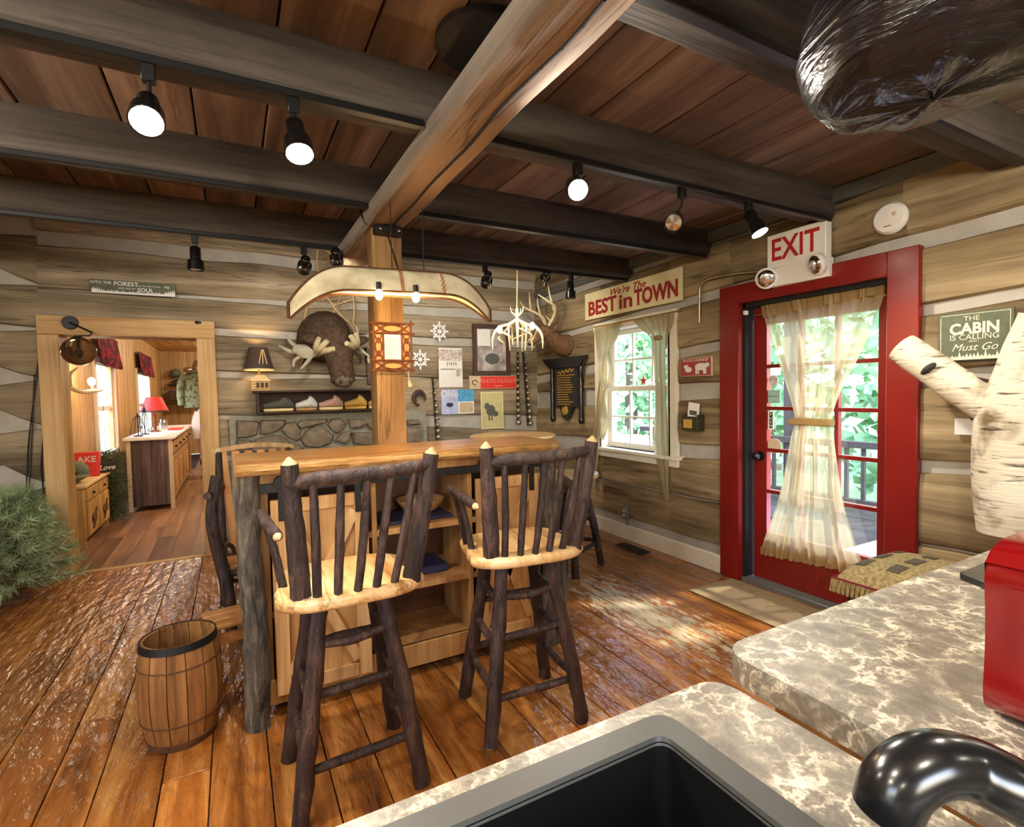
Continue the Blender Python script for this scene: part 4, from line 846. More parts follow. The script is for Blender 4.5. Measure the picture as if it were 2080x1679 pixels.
for x_ in (.632, .833):
    b0 = py(770 if x_ < .7 else 845, 607, 2.44); MB().tube([(b0.x, b0.y, 1.92), (b0.x, b0.y, 1.885)], .012, 10).build('socket', 'black_iron', cn); MB().blob((b0.x, b0.y, 1.862), (.019, .019, .026), 10, 8).build('bulb', 'bulb_warm2', cn)
    lamp('canoe_bulb_light', 'POINT', (b0.x, b0.y + .01, 1.825), 5, (1, .62, .28), .02)
MB().tube([(.735, 2.5, 1.995), (.745, 2.62, 2.10), (.76, 2.80, 2.27)], .004, 6).build('cord', 'cord_black', cn)
for x_ in (.70, .86): MB().tube([(x_, 2.5, 1.99), (x_ , 2.5, 2.325)], .0025, 5).build('wire', 'cord_black', cn)
# ================================================================ TWIG FRAME ON THE POST
tf = thing('twig_frame', 'brown twig framed notice hanging on the timber post', 'frame', (0, 0, 0))
a_, b_ = py(757, 655, 2.885), py(836, 752, 2.885); X0, X1, Z1, Z0 = a_.x, b_.x, a_.z, b_.z
MB().box(X0 + .01, X1 - .01, 2.888, 2.897, Z0 + .01, Z1 - .01).build('backing', 'twig_panel', tf)
MB().box(X0 + .058, X1 - .058, 2.884, 2.888, Z0 + .06, Z1 - .06).build('paper', 'paper', tf)
mb = MB()
for i in range(9): mb.box(X0 + .068, X1 - .068 - random.uniform(0, .02), 2.8832, 2.884, Z1 - .085 - i * .016, Z1 - .088 - i * .016)
mb.build('print', 'tan_board', tf)
def twg(p, q, r_=.005): MB().tube([p, q], r_, 6).build('twig', 'twig_brown', tf)
Yt = 2.878
for x_ in (X0, X0 + .054, X1 - .054, X1): twg((x_, Yt, Z0 - (.02 if x_ in (X0, X1) else 0)), (x_, Yt, Z1 + (.02 if x_ in (X0, X1) else 0)))
for z in (Z0, Z0 + .055, Z1 - .055, Z1): twg((X0 - .02, Yt - .004, z), (X1 + .02, Yt - .004, z))
def curvy(p, q, bow):
    p, q = Vector(p), Vector(q); MB().tube([p + (q - p) * t_ + Vector(bow) * math.sin(PI * t_) for t_ in [k / 8 for k in range(9)]], .0035, 5).build('twig', 'twig_brown', tf)
xm, zq = (X0 + X1) / 2, (Z0 + Z1) / 2
for z in (Z0 + .028, Z1 - .028):
    for s_ in (-1, 1): curvy((X0 + .03, Yt, z), (X1 - .03, Yt, z), (0, 0, s_ * .02)); curvy((X0, Yt, z + s_ * .024), (X0 + .05, Yt, z), (0, 0, 0)); curvy((X1, Yt, z + s_ * .024), (X1 - .05, Yt, z), (0, 0, 0))
for x_ in (X0 + .027, X1 - .027):
    for s_ in (-1, 1): curvy((x_, Yt, Z0 + .08), (x_, Yt, Z1 - .08), (s_ * .018, 0, 0)); curvy((x_ + s_ * .022, Yt, Z0 + .06), (x_, Yt, Z0 + .11), (0, 0, 0)); curvy((x_ + s_ * .022, Yt, Z1 - .06), (x_, Yt, Z1 - .11), (0, 0, 0))
tq = py(827, 775, 2.88); o = thing('rope_tassel', 'small pale rope tassel hanging off the post below the twig frame', 'tassel', (tq.x + .008, 2.885, tq.z + .06))
MB().tube([(0, 0, 0), (.004, -.004, -.05)], .004, 6).build('cord', 'cut_wood', o); MB().tube([(.004, -.004, -.05), (.008, -.006, -.075), (.010, -.008, -.09)], [.005, .012, .014], 8).build('tuft', 'cut_wood', o)
# ================================================================ BACK WALL
FB = YB - .012          # plane of the log faces
FR = XR - .012
# green forest sign
a_, b_ = py(184, 564, FB - .01), py(357, 606, FB - .01)
fsn = thing('forest_sign', 'small green and white wooden sign about forest and soul above the doorway', 'sign', ((a_.x + b_.x) / 2, FB, (a_.z + b_.z) / 2)); w, h = (b_.x - a_.x) / 2, (a_.z - b_.z) / 2 - .008
MB().box(-w, w, -.016, 0, -h, h).build('board', 'green_sign', fsn, bevel=.003)
pl = [(-w + .003, -h + .003), (w - .003, -h + .003)]; rn = random.Random(5)
x_ = w - .003; top = []
while x_ > -w + .01:
    e_ = abs(x_) / w; t_ = .05 * max(0, e_ - .70) * 2.2; top += [(x_, -h + .016 + t_ * .5), (x_ - .006, -h + .022 + t_ + rn.uniform(0, .014)), (x_ - .012, -h + .016 + t_ * .5)]; x_ -= .013
MB().prism(pl + top + [(-w + .003, -h + .04)], -.0175, -.016).build('tree_line', 'snow_white', fsn, smooth=0)
text('INTO THE', .030, fsn, (-w + .065, -.018, h - .024), 'snow_white', .0005); text('FOREST', .048, fsn, (-.055, -.018, h - .026), 'snow_white', .0005, bold=.0006)
text('I GO TO LOSE MY MIND', .015, fsn, (.10, -.018, h - .034), 'snow_white', .0004); text('ME', .03, fsn, (w - .06, -.018, h - .034), 'snow_white', .0005)
text('AND FIND MY', .018, fsn, (-.05, -.018, h - .062), 'snow_white', .0004); text('SOUL', .045, fsn, (.075, -.018, h - .068), 'snow_white', .0005, bold=.0006)
# wall lamp with smoked globe on the door casing
s0, s1, s2 = py(142, 655, YB - .045), py(187, 675, YB - .14), py(160, 713, YB - .16)
sl_ = thing('globe_sconce', 'black swing arm wall lamp with a smoked glass globe on the door casing', 'lamp', s0)
MB().tube([(0, .008, 0), (0, -.018, 0)], [.055, .05], 20).build('wall_plate', 'black_iron', sl_)
d1, d2 = s1 - s0, s2 - s0
MB().tube([(0, -.015, 0), d1], .007, 8).build('arm', 'black_iron', sl_); MB().tube([d1, d1 + Vector((-.01, -.01, -.025)), (d2.x + .01, d2.y, d2.z + .118), (d2.x - .04, d2.y, d2.z + .105)], .006, 8).build('yoke', 'black_iron', sl_)
MB().tube([(d2.x, d2.y, d2.z + .12), (d2.x, d2.y, d2.z + .085)], [.02, .03], 12).build('cap', 'black_iron', sl_)
m, t, b = newmat('smoked_glass'); b.inputs['Base Color'].default_value = lin('#6b5844'); b.inputs['Transmission Weight'].default_value = .75; b.inputs['Roughness'].default_value = .06; b.inputs['IOR'].default_value = 1.1; M['smoked_glass'] = m
MB().blob(d2, (.115, .115, .11), 24, 16).build('globe', 'smoked_glass', sl_)
MB().tube([(d2.x, d2.y, d2.z + .09), (d2.x, d2.y, d2.z + .02)], .012, 8).build('socket', 'black_iron', sl_); MB().blob((d2.x, d2.y, d2.z - .015), (.025, .025, .035), 10, 8).build('bulb', 'yellow_label', sl_)
hk = py(402, 655, YB - .045); tag(MB().blob((hk.x, YB - .045, hk.z), (.022, .012, .014), 8, 6, wob=.5).build('iron_hook', 'black_iron'), 'small black iron hook at the right end of the door header', 'hook')
# hanging cables left of the doorway
for k, pts in enumerate((((82, 690), (70, 800), (58, 900), (52, 1000), (40, 1035)), ((70, 760), (66, 860), (62, 940), (58, 1010)), ((88, 880), (84, 950), (88, 1000), (80, 1030)))):
    mb = MB(); bark(mb, [py(x_, y_, YB - .02) for x_, y_ in pts], .005, 6, 0, 5)
    tag(mb.build('wall_cable', 'cord_black', smooth=60), ['long black cable hanging down the logs left of the doorway', 'thin middle cable left of the doorway casing', 'short black cable ending behind the fir tree'][k], 'cable')
# ---- small fir tree on the left
fr = thing('fir_tree', 'small bushy green artificial fir tree at the left edge', 'tree', (-1.38, 4.82, .002))
MB().tube([(0, 0, 0), (0, 0, .80)], [.02, .008], 8).build('trunk', 'bark_trim', fr); MB().lathe([(.0, 0), (.09, 0), (.09, .03), (.0, .035)], 14).build('base', 'bark_trim', fr)
mb = MB(); mb2 = MB(); rn = random.Random(2)
for i in range(80):
    k = i / 79; z = .09 + .66 * k; ln = .34 * (1 - k) ** .6 + .05; a = i * 2.4; d_ = Vector((math.cos(a), math.sin(a), .35 - .2 * (1 - k))).normalized(); p0 = Vector((0, 0, z)); mb2.tube([p0, p0 + d_ * ln], [.005, .003], 4)
    for j in range(110):
        s_ = ln * (.12 + .88 * j / 109); c_ = p0 + d_ * s_; q = Vector((rn.gauss(0, 1), rn.gauss(0, 1), rn.gauss(0, 1))); q = (q - d_ * q.dot(d_)).normalized() * .75 + d_ * .66; l2 = rn.uniform(.06, .10); wv = q.cross(Vector((rn.gauss(0, 1), rn.gauss(0, 1), rn.gauss(0, 1)))).normalized() * .0036
        mb._a([c_ - wv, c_ + wv, c_ + q * l2], [(0, 1, 2)])
mb2.build('branches', 'bark_trim', fr)['kind'] = 'stuff'; mb.build('needles', 'fir', fr, smooth=0)['kind'] = 'stuff'
# ---- shelf with lamp, slippers
ss = thing('wall_shelf', 'dark brown box shelf on the log wall below the moose head', 'shelf', (0, 0, 0))
MB().box(.16, 1.40, YB - .24, YB + .0, 1.432, 1.452).build('top_board', 'dark_walnut', ss, bevel=.003); MB().box(.19, 1.37, YB - .22, YB, 1.245, 1.26).build('bottom_board', 'dark_walnut', ss, bevel=.003)
for x_ in (.19, 1.355): MB().box(x_, x_ + .016, YB - .22, YB, 1.26, 1.432).build('side_board', 'dark_walnut', ss)
MB().box(.206, 1.355, YB - .02, YB - .008, 1.26, 1.432).build('back_board', 'dark_walnut', ss)
def slipper(x_, L_, mat, label, tone, lift=0.0, z0=1.2605, tilt=0.0):
    s_ = thing('slipper', label, 'slipper', (x_, YB - .125, z0), 0, 'slippers on the wall shelf')
    mb = MB(); vs = []; fs = []; n = 14; m_ = 12
    for i in range(n + 1):
        t_ = i / n; x = -L_ / 2 + L_ * t_; hh = (.045 + .075 * t_ ** 1.2) if t_ < .62 else .05 + .07 * math.cos((t_ - .62) / .38 * PI / 2); ww = .05 * (math.sin(PI * (.06 + .9 * t_)) ** .4)
        for k in range(m_): a = 2 * PI * k / m_; vs.append((x, ww * math.cos(a), .026 + hh * .5 * (1 + math.sin(a)) * 1.0))
    for i in range(n):
        for k in range(m_): fs.append((i * m_ + k, i * m_ + (k + 1) % m_, (i + 1) * m_ + (k + 1) % m_, (i + 1) * m_ + k))
    mb._a(vs, fs + [tuple(range(m_)), tuple(range(n * m_, (n + 1) * m_))]); mb.build('upper', mat, s_, smooth=70)
    mb = MB(); mb.prism([(L_ / 2 * math.cos(a) * 1.0, .048 * math.copysign(abs(math.sin(a)) ** .7, math.sin(a))) for a in [2 * PI * i / 20 for i in range(20)]], 0, .026, 'z'); mb.build('sole', tone, s_, bevel=.006)
slipper(.37, .26, 'slip_green', 'dark green slipper at the left end of the wall shelf', 'slip_sole'); slipper(.61, .19, 'slip_white', 'pale grey slipper second from the left on the wall shelf', 'slip_brown'); slipper(.83, .22, 'slip_pink', 'pinkish slipper in the middle of the wall shelf', 'slip_sole')
slipper(1.06, .21, 'slip_yellow', 'yellow slipper right of the pink one on the wall shelf', 'slip_yellow'); slipper(1.27, .17, 'slip_brown', 'tan slipper on the wall shelf nearest the post', 'slip_sole')
lp = py(522, 795, YB - .12)
ll = thing('cabin_lamp', 'table lamp with dark shade and little log cabin base on the shelf', 'lamp', (.215, YB - .125, 1.4525))
MB().box(-.065, .085, -.06, .06, 0, .09).build('cabin', 'cream_wood', ll, bevel=.002)
for i in range(4): MB().box(-.068, .088, -.064, -.058, .008 + i * .022, .02 + i * .022).build('log', 'slip_brown', ll)
mb = MB(); mb.prism([(-.075, .082), (-.02, .135), (.05, .135), (.098, .082)], -.072, .072); mb.build('roof', 'cream_wood', ll)
for x_ in (-.01, .025, .06): MB().box(x_ - .012, x_ + .012, -.067, -.063, .025, .07).build('window', 'dark_walnut', ll)
MB().tube([(.005, 0, .13), (.005, 0, .25)], .01, 8).build('stem', 'brass', ll)
MB().lathe([(.125, .19), (.075, .385), (.073, .385), (.122, .19)], 28, c=(.005, 0, 0)).build('shade', 'shade_dark', ll); MB().lathe([(.127, .182), (.127, .194), (.121, .194), (.121, .182), (.127, .182)], 28, c=(.005, 0, 0)).build('shade_trim', 'cream_wood', ll)
mb = MB()
for a in (-.35, 0, .35): mb.tube([(.035 + .02 * a, -.093, .36), (.035 + .09 * a, -.115, .235)], .004, 5)
mb.build('pine_motif', 'cream_wood', ll); MB().blob((.005, 0, .27), (.022, .022, .03), 10, 8).build('bulb', 'bulb_warm2', ll)
lamp('cabin_lamp_light', 'POINT', ll.location + Vector((.005, 0, .315)), 5, (1, .66, .32), .02)
# ---- moose head
mo = thing('moose_head', 'brown moose head mount with pale antlers above the shelf', 'moose head', (0, YB, 0))
P = lambda x, y, z: Vector((x, y, z))
mb = MB(); bark(mb, [P(.80, -.072, 1.95), P(.80, -.12, 1.95), P(.82, -.24, 1.93), P(.855, -.36, 1.83), P(.87, -.43, 1.70), P(.878, -.47, 1.60), P(.882, -.49, 1.53), P(.884, -.50, 1.475)], [.25, .25, .205, .145, .115, .102, .108, .045], 18, .08, 5)
mb.build('head', 'moose_fur', mo, smooth=80)
MB().blob((.884, -.525, 1.535), (.085, .07, .075), 14, 10).build('muzzle', 'moose_nose', mo)
for sg in (-1, 1): MB().blob((.884 + sg * .04, -.585, 1.515), (.014, .01, .018), 8, 6).build('nostril', 'leather', mo); MB().blob((.872 + sg * .105, -.43, 1.745), (.014, .014, .016), 8, 6).build('eye', 'gloss_black', mo)
for sg in (-1, 1):
    MB().blob((.86 + sg * .20, -.33, 1.90), (.105, .028, .045), 12, 8, (0, sg * -.25, 0)).build('ear', 'moose_fur', mo)
    # palmate antler : lumpy palm with points, the right one carried higher
    up = .05 if sg > 0 else 0.0; A0 = P(.862, 0, 1.79 + up)
    mb = MB(); mb.blob(A0 + P(sg * .24, -.22, .015 + up), (.135, .035, .062), 16, 10, (0, -sg * (.1 + up * 3), 0), .25); mb.build('antler', 'antler_grey', mo, smooth=70)
    for q0_, q1_, q2_, ra_ in ((P(.07, -.30, .0), P(.13, -.27, -.01), P(.19, -.23, .01), .030), (P(.30, -.2, .0), P(.39, -.16, .02), P(.47, -.12, .07), .022), (P(.28, -.21, -.02), P(.35, -.20, -.07), P(.36, -.22, -.13), .02), (P(.2, -.22, -.02), P(.25, -.26, -.09), P(.31, -.30, -.15), .02), (P(.3, -.18, .04), P(.37, -.14, .10), P(.40, -.10, .17), .02), (P(.2, -.2, .04), P(.23, -.16, .11), P(.22, -.12, .17), .02)):
        mb = MB(); bark(mb, [A0 + P(sg * v_.x, v_.y, v_.z + up * (1 + v_.x)) for v_ in (q0_, q1_, q2_)], [ra_, ra_ * .9, ra_ * .35], 8, .15, 4); mb.build('tine', 'antler_grey', mo, smooth=70)
    for q1_, q2_ in ((P(.10, -.45, .005), P(.055, -.52, .02)), (P(.15, -.42, .03), P(.10, -.48, .09)), (P(.18, -.36, .04), P(.16, -.42, .12))):
        mb = MB(); bark(mb, [A0 + P(sg * .15, -.30, .0), A0 + P(sg * q1_.x, q1_.y, q1_.z), A0 + P(sg * q2_.x, q2_.y, q2_.z)], [.03, .031, .022], 9, .1, 4); mb.build('brow_tine', 'antler_cream', mo, smooth=70)
# ---- crossed snowshoes
def snowshoe(x0, z0, x1, z1, yy, label):     # tail to toe
    s_ = thing('snowshoe', label, 'snowshoe', (x0, yy, z0), 0, 'crossed snowshoes'); d_ = Vector((x1 - x0, 0, z1 - z0)); L_ = d_.length; ang = math.atan2(d_.x, d_.z); R_ = Matrix.Rotation(ang, 4, 'Y')
    wf = lambda t_: .012 + .115 * (math.sin(PI * min(1, max(0, (t_ - .12) / .88))) ** .75 if t_ > .12 else 0)
    for sg in (-1, 1): MB().tube([R_ @ Vector((sg * wf(k / 24), 0, L_ * k / 24)) for k in range(25)], .009, 6).build('frame', 'cut_wood', s_)
    mb = MB()
    for i in range(18):
        t_ = .25 + .68 * i / 17; mb.tube([R_ @ Vector((-wf(t_), 0, L_ * t_)), R_ @ Vector((wf(min(.97, t_ + .06)), 0, L_ * min(.97, t_ + .06)))], .0028, 4); mb.tube([R_ @ Vector((wf(t_), 0, L_ * t_)), R_ @ Vector((-wf(min(.97, t_ + .06)), 0, L_ * min(.97, t_ + .06)))], .0028, 4)
    for k in (-.05, 0, .05): mb.tube([R_ @ Vector((k * .6, 0, L_ * .3)), R_ @ Vector((k, 0, L_ * .85))], .0028, 4)
    mb.build('webbing', 'rope', s_)
    for t_ in (.36, .72): MB().bar(R_ @ Vector((-wf(t_), 0, L_ * t_)), R_ @ Vector((wf(t_), 0, L_ * t_)), .02, .012).build('crossbar', 'cut_wood', s_)
q0, q1, q2, q3 = py(609, 737, YB - .04), py(700, 500, YB - .04), py(723, 675, YB - .06), py(650, 500, YB - .06)
snowshoe(q0.x, q0.z, q1.x, q1.z, YB - .032, 'wooden snowshoe behind the moose head with tail at lower left'); snowshoe(q2.x, q2.z, q3.x, q3.z, YB - .052, 'wooden snowshoe behind the moose head with tail at lower right')
# ---- dark plaque beside the post
q = py(752, 740, FB); pq = thing('dark_plaque', 'narrow dark plaque with a pale round disc partly behind the post', 'plaque', (q.x + .05, FB, q.z))
MB().box(-.09, .09, -.02, 0, -.20, .22).build('board', 'frame_brown', pq, bevel=.004); MB().tube([(-.03, -.02, .05), (-.03, -.028, .05)], .055, 20).build('disc', 'sign_cream', pq)
# ---- snowflakes
def flake(x_, y_, label):
    q = py(x_, y_, FB); s_ = thing('snowflake_ornament', label, 'ornament', (q.x, FB - .004, q.z), 0, 'white snowflakes on the log wall'); MB().tube([(0, .004, 0), (0, -.012, 0)], .022, 12).build('hub', 'snow_white', s_)
    for i in range(8):
        a = i * PI / 4; dx_, dz_ = math.cos(a), math.sin(a); r_ = .092 if i % 2 == 0 else .082; mb = MB(); mb.tube([(0, -.005, 0), (dx_ * r_, -.005, dz_ * r_)], .004, 5); mb.blob((dx_ * r_ * .92, -.005, dz_ * r_ * .92), (.026, .008, .014), 8, 5, (0, -a, 0))
        for s2_ in (-1, 1): mb.blob((dx_ * .055 - dz_ * s2_ * .014, -.005, dz_ * .055 + dx_ * s2_ * .014), (.021, .006, .009), 8, 5, (0, -a - s2_ * .7, 0))
        mb.build('arm', 'snow_white', s_)
flake(892, 673, 'upper white snowflake ornament on the log wall'); flake(853, 730, 'lower white snowflake ornament beside the post')
# ---- posters, framed photo, red board
def sheet(name, label, cat, x0, y0, x1, y1, mat, off=.004):
    a_, b_ = py(x0, y0, FB - off), py(x1, y1, FB - off); s_ = thing(name, label, cat, ((a_.x + b_.x) / 2, FB - off, (a_.z + b_.z) / 2)); w, h = (b_.x - a_.x) / 2, (a_.z - b_.z) / 2
    MB().box(-w, w, -.0015, .0015, -h, h).build('sheet', mat, s_, smooth=0); return s_, w, h
s_, w, h = sheet('wall_poster', 'white winter poster with small skaters pinned right of the post', 'poster', 890, 706, 940, 786, 'paper')
MB().box(-w, w, -.0025, -.0015, h * .35, h * .93).build('picture', 'poster_pink', s_); MB().box(-w * .85, w * .4, -.0025, -.0015, -h * .1, -h * .06).build('rule', 'ink_grey', s_); MB().box(w * .45, w * .9, -.0025, -.0015, -h * .45, -h * .05).build('inset', 'poster_pink', s_)
for i in range(5): MB().box(-w * .3 + i * w * .18, -w * .24 + i * w * .18, -.0025, -.0015, h * .1 + (i % 2) * .01, h * .28).build('figure', 'ink_grey', s_)
s_, w, h = sheet('wall_calendar', 'blue and white calendar poster reading Ohio under the white poster', 'calendar', 896, 791, 963, 839, 'paper')
MB().box(-w, .0, -.0025, -.0015, -h, h).build('left_picture', 'poster_lilac', s_); MB().box(.0, w, -.0025, -.0015, .0, h).build('right_picture', 'poster_blue', s_); MB().box(.02, w * .95, -.0025, -.0015, -h * .9, -.01).build('date_grid', 'tan_board', s_)
text('Ohio', h * .75, s_, (-w * .5, -.003, h * .62), 'snow_white', .0004); mb = MB().blob((-w * .5, -.002, -h * .25), (w * .24, .0012, h * .2), 12, 6); mb.box(-w * .7, -w * .32, -.003, -.002, -h * .3, -h * .1); mb.build('sleigh', 'navy', s_)
s_, w, h = sheet('dog_print', 'yellowed print of a dark animal below the red board', 'print', 976, 796, 1023, 869, 'cream_paint')
MB().box(-w * .92, w * .92, -.0025, -.0015, -h * .95, h * .95).build('image', 'poster_tan', s_)
mb = MB().blob((-.02, -.003, .0), (w * .38, .0015, h * .3), 12, 8, (0, .5, 0)); mb.blob((-w * .45, -.003, h * .22), (w * .25, .0015, h * .2), 10, 6); mb.blob((w * .25, -.003, -h * .18), (w * .3, .0015, h * .16), 10, 6, (0, .4, 0))
for x_ in (-.35, -.12): mb.box(w * x_, w * (x_ + .13), -.0035, -.002, -h * .55, -h * .1)
mb.build('animal', 'ink_grey', s_)
a_, b_ = py(958, 657, FB), py(1035, 762, FB); pf_ = thing('framed_photo', 'brown framed grey photograph behind the antler chandelier', 'picture', ((a_.x + b_.x) / 2, FB - .006, (a_.z + b_.z) / 2)); w, h = (b_.x - a_.x) / 2, (a_.z - b_.z) / 2; w2 = .05
mb = MB(); mb.box(-w, w, -.022, 0, h - w2, h); mb.box(-w, w, -.022, 0, -h, -h + w2); mb.box(-w, -w + w2, -.022, 0, -h + w2, h - w2); mb.box(w - w2, w, -.022, 0, -h + w2, h - w2); mb.build('frame', 'frame_brown', pf_, bevel=.004)
MB().box(-w + w2, w - w2, -.006, 0, -h + w2, h - w2).build('photograph', 'grey_photo', pf_); MB().box(-w + w2 + .01, -w * .05, -.0075, -.006, h * .15, h - w2 - .01).build('pale_area', 'paper', pf_)
MB().blob((w * .05, -.0065, -h * .35), (w * .4, .001, h * .22), 16, 8).build('dark_shape', 'ink_grey', pf_)
a_, b_ = py(952, 763, FB), py(1048, 789, FB); rb = thing('red_board_sign', 'long red board sign with a tan end panel below the framed photo', 'sign', ((a_.x + b_.x) / 2, FB - .004, (a_.z + b_.z) / 2)); w, h = (b_.x - a_.x) / 2, (a_.z - b_.z) / 2
MB().box(-w, w, -.014, 0, -h, h).build('board', 'tan_board', rb, bevel=.004); MB().box(-w * .55, w - .008, -.0155, -.013, -h + .008, h - .008).build('red_field', 'red_board', rb)
text("MA & PA'S SUGARBUSH", h * .95, rb, (w * .21, -.017, h * .22), 'red_board_light', .0006, sx=.62); MB().box(w * .05, w * .37, -.0165, -.0155, -h * .62, -h * .45).build('underline', 'red_board_light', rb); MB().tube(arc(lambda t_: (-w * .78 + .03 * math.cos(5 * t_), -.015, .025 * math.sin(5 * t_)), 10), .005, 6).build('emblem', 'frame_brown', rb)
# ---- horseshoe-like ring
q = py(850, 808, FB); o = thing('leather_collar', 'curled brown leather piece hanging on the logs right of the post', 'collar', (q.x, FB - .02, q.z))
MB().tube(arc(lambda t_: (.065 * math.cos(-.4 + 5.0 * t_), -.02 * t_, .075 * math.sin(-.4 + 5.0 * t_)), 20), .018, 8, flat=.6).build('band', 'frame_brown', o); MB().tube(arc(lambda t_: (.045 * math.cos(.3 + 3.5 * t_), -.025, .05 * math.sin(.3 + 3.5 * t_) - .005), 14), .011, 6).build('inner_band', 'leather', o)
# ---- sleigh bells
def bells(name, label, top, bot, nb, r0, r1, wd_=.018):
    a_, b_ = py(top[0], top[1], FB - .01), py(bot[0], bot[1], FB - .01); s_ = thing('sleigh_bells', label, 'bells', (a_.x, FB - .006, a_.z), 0, 'sleigh bell straps on the log wall'); d_ = Vector((b_.x - a_.x, 0, b_.z - a_.z)); MB().bar((0, 0, 0), d_, wd_, .006, (0, 1, 0)).build('strap', 'leather', s_)
    for i in range(nb): t_ = (i + .6) / nb; r_ = r0 + (r1 - r0) * t_; c_ = d_ * t_; MB().blob((c_.x + name * .012, -.006 - r_ * .8, c_.z), r_, 10, 7).build('bell', 'bell_metal', s_)
bells(1, 'single leather strap of sleigh bells right of the post', (879, 765), (887, 892), 10, .017, .030); bells(-.6, 'left strand of the double sleigh bell strap in the corner', (1052, 715), (1052, 862), 12, .014, .034, .03); bells(.8, 'right strand of the double sleigh bell strap in the corner', (1063, 715), (1074, 864), 12, .014, .034, .03)
# ---- stone hearth wall
sw = thing('stone_hearth', 'low fieldstone wall with grey mortar behind the bar', 'stone wall')
MB().box(-.03, 1.80, YB - .055, YB - .025, 0, 1.225).build('mortar', 'mortar', sw)
ST = [[(0, 1200), (300, 1210), (320, 1240), (290, 1400), (150, 1440), (0, 1450)], [(335, 1200), (680, 1195), (690, 1240), (590, 1340), (420, 1400), (330, 1390)], [(620, 1330), (700, 1240), (820, 1220), (900, 1330), (910, 1460), (830, 1490), (700, 1430)], [(840, 1260), (900, 1200), (1280, 1180), (1260, 1230), (1000, 1300), (890, 1310)], [(900, 1480), (960, 1360), (1100, 1270), (1220, 1290), (1370, 1420), (1330, 1520), (1150, 1590), (960, 1570)], [(1270, 1260), (1340, 1180), (1440, 1170), (1540, 1240), (1500, 1330), (1410, 1390), (1330, 1340)], [(1560, 1190), (1800, 1190), (1830, 1240), (1730, 1320), (1590, 1310)], [(1370, 1490), (1480, 1370), (1610, 1340), (1590, 1490), (1530, 1530)], [(1620, 1370), (1880, 1370), (1930, 1440), (1930, 1560), (1640, 1530)], [(250, 1470), (480, 1400), (620, 1410), (740, 1500), (760, 1600), (600, 1640), (200, 1640)], [(0, 1470), (220, 1480), (190, 1640), (0, 1640)], [(760, 1510), (880, 1540), (950, 1590), (900, 1640), (760, 1640)], [(1840, 1240), (1930, 1200), (1930, 1350), (1850, 1310)], [(2360, 1190), (2560, 1190), (2590, 1260), (2400, 1270)], [(2370, 1300), (2600, 1300), (2600, 1500), (2380, 1520)], [(1970, 1200), (2320, 1200), (2340, 1300), (1990, 1340)], [(1960, 1360), (2340, 1330), (2340, 1540), (1970, 1560)]]
for pg in ST:
    p3 = [py(480 + x_ / 6.933, 680 + y_ / 6.933, YB - .05) for x_, y_ in pg]; cxx = sum(p.x for p in p3) / len(p3); czz = sum(p.z for p in p3) / len(p3); vs = []; m_ = len(p3)
    for k, dy_ in ((.97, 0), (.98, .03), (.86, .06), (.5, .075)): vs += [(cxx + (p.x - cxx) * k * 1.03, YB - .045 - dy_ + .012 * mnoise.noise(p * 14), czz + (p.z - czz) * k * 1.03) for p in p3]
    mb = MB(); mb._a(vs, [(j * m_ + i, j * m_ + (i + 1) % m_, (j + 1) * m_ + (i + 1) % m_, (j + 1) * m_ + i) for j in range(3) for i in range(m_)] + [tuple(range(3 * m_, 4 * m_))]); mb.build('stone', 'stone', sw, smooth=35)
for j in range(4):
    x_ = 0.02
    while x_ < 1.7:
        w = random.uniform(.18, .34); MB().blob((x_ + w / 2, YB - .08, .11 + j * .21), (w / 2 - .008, .045, .095), 10, 7, wob=.25).build('stone', 'stone', sw, smooth=60); x_ += w
# ================================================================ CHANDELIER
chn = thing('antler_chandelier', 'cream antler chandelier with two lit bulbs over the round table', 'chandelier', (2.24, 4.05, 1.93))
def ant(pts, r_): mb = MB(); bark(mb, pts, r_, 8, .06, 5); mb.build('antler', 'antler_cream', chn, smooth=70)
for i in range(5):
    a = i * 2 * PI / 5 + .45; c_, s_ = math.cos(a), math.sin(a); c2, s2_ = math.cos(a + .8), math.sin(a + .8)
    ant([(.01 * c_, .01 * s_, .10), (.08 * c_, .08 * s_, .06), (.17 * c_, .17 * s_, .03), (.225 * c_, .225 * s_, -.05), (.23 * c_, .23 * s_, -.16)], [.014, .014, .013, .011, .004]); ant([(.19 * c_, .19 * s_, .01), (.17 * c2, .17 * s2_, -.05), (.12 * c2, .12 * s2_, -.10)], [.011, .009, .004]); ant([(.08 * c_, .08 * s_, .055), (.08 * c_, .08 * s_, -.03), (.07 * c_, .07 * s_, -.17 + .06 * (i % 2))], [.011, .010, .004])
    MB().tube([(.0, 0, .12), (.05 * c_, .05 * s_, .17), (.06 * c_, .06 * s_, .21)], [.006, .006, .003], 5).build('crown_tine', 'antler_cream', chn)
MB().tube([(0, 0, .05), (0, 0, .2)], .014, 8).build('stem', 'antler_cream', chn); MB().tube([(0, 0, .19), (.01, 0, .5), (0, 0, 1.33)], .005, 6).build('cord', 'rope', chn)
for px_, py_ in ((1015, 670), (1081, 663)):
    q = py(px_, py_, 3.92) - chn.location; MB().tube([(q.x * .9, q.y * .9, 0), (q.x, q.y, q.z - .02)], .009, 8).build('candle_tube', 'antler_cream', chn); MB().blob((q.x, q.y, q.z + .005), (.024, .024, .034), 10, 8).build('bulb', 'bulb_small', chn); lamp('chandelier_light', 'POINT', chn.location + q + Vector((0, -.14, -.02)), .4, (1, .78, .5), .02)
# ================================================================ RIGHT WALL
# local frames on the right wall: x = to the right (toward -Y), -y = into the room
def wr_at(name, label, cat, x_, y_, off=0, group=None): q = px(x_, y_, FR - off); return wall_r(name, label, cat, q, group), q
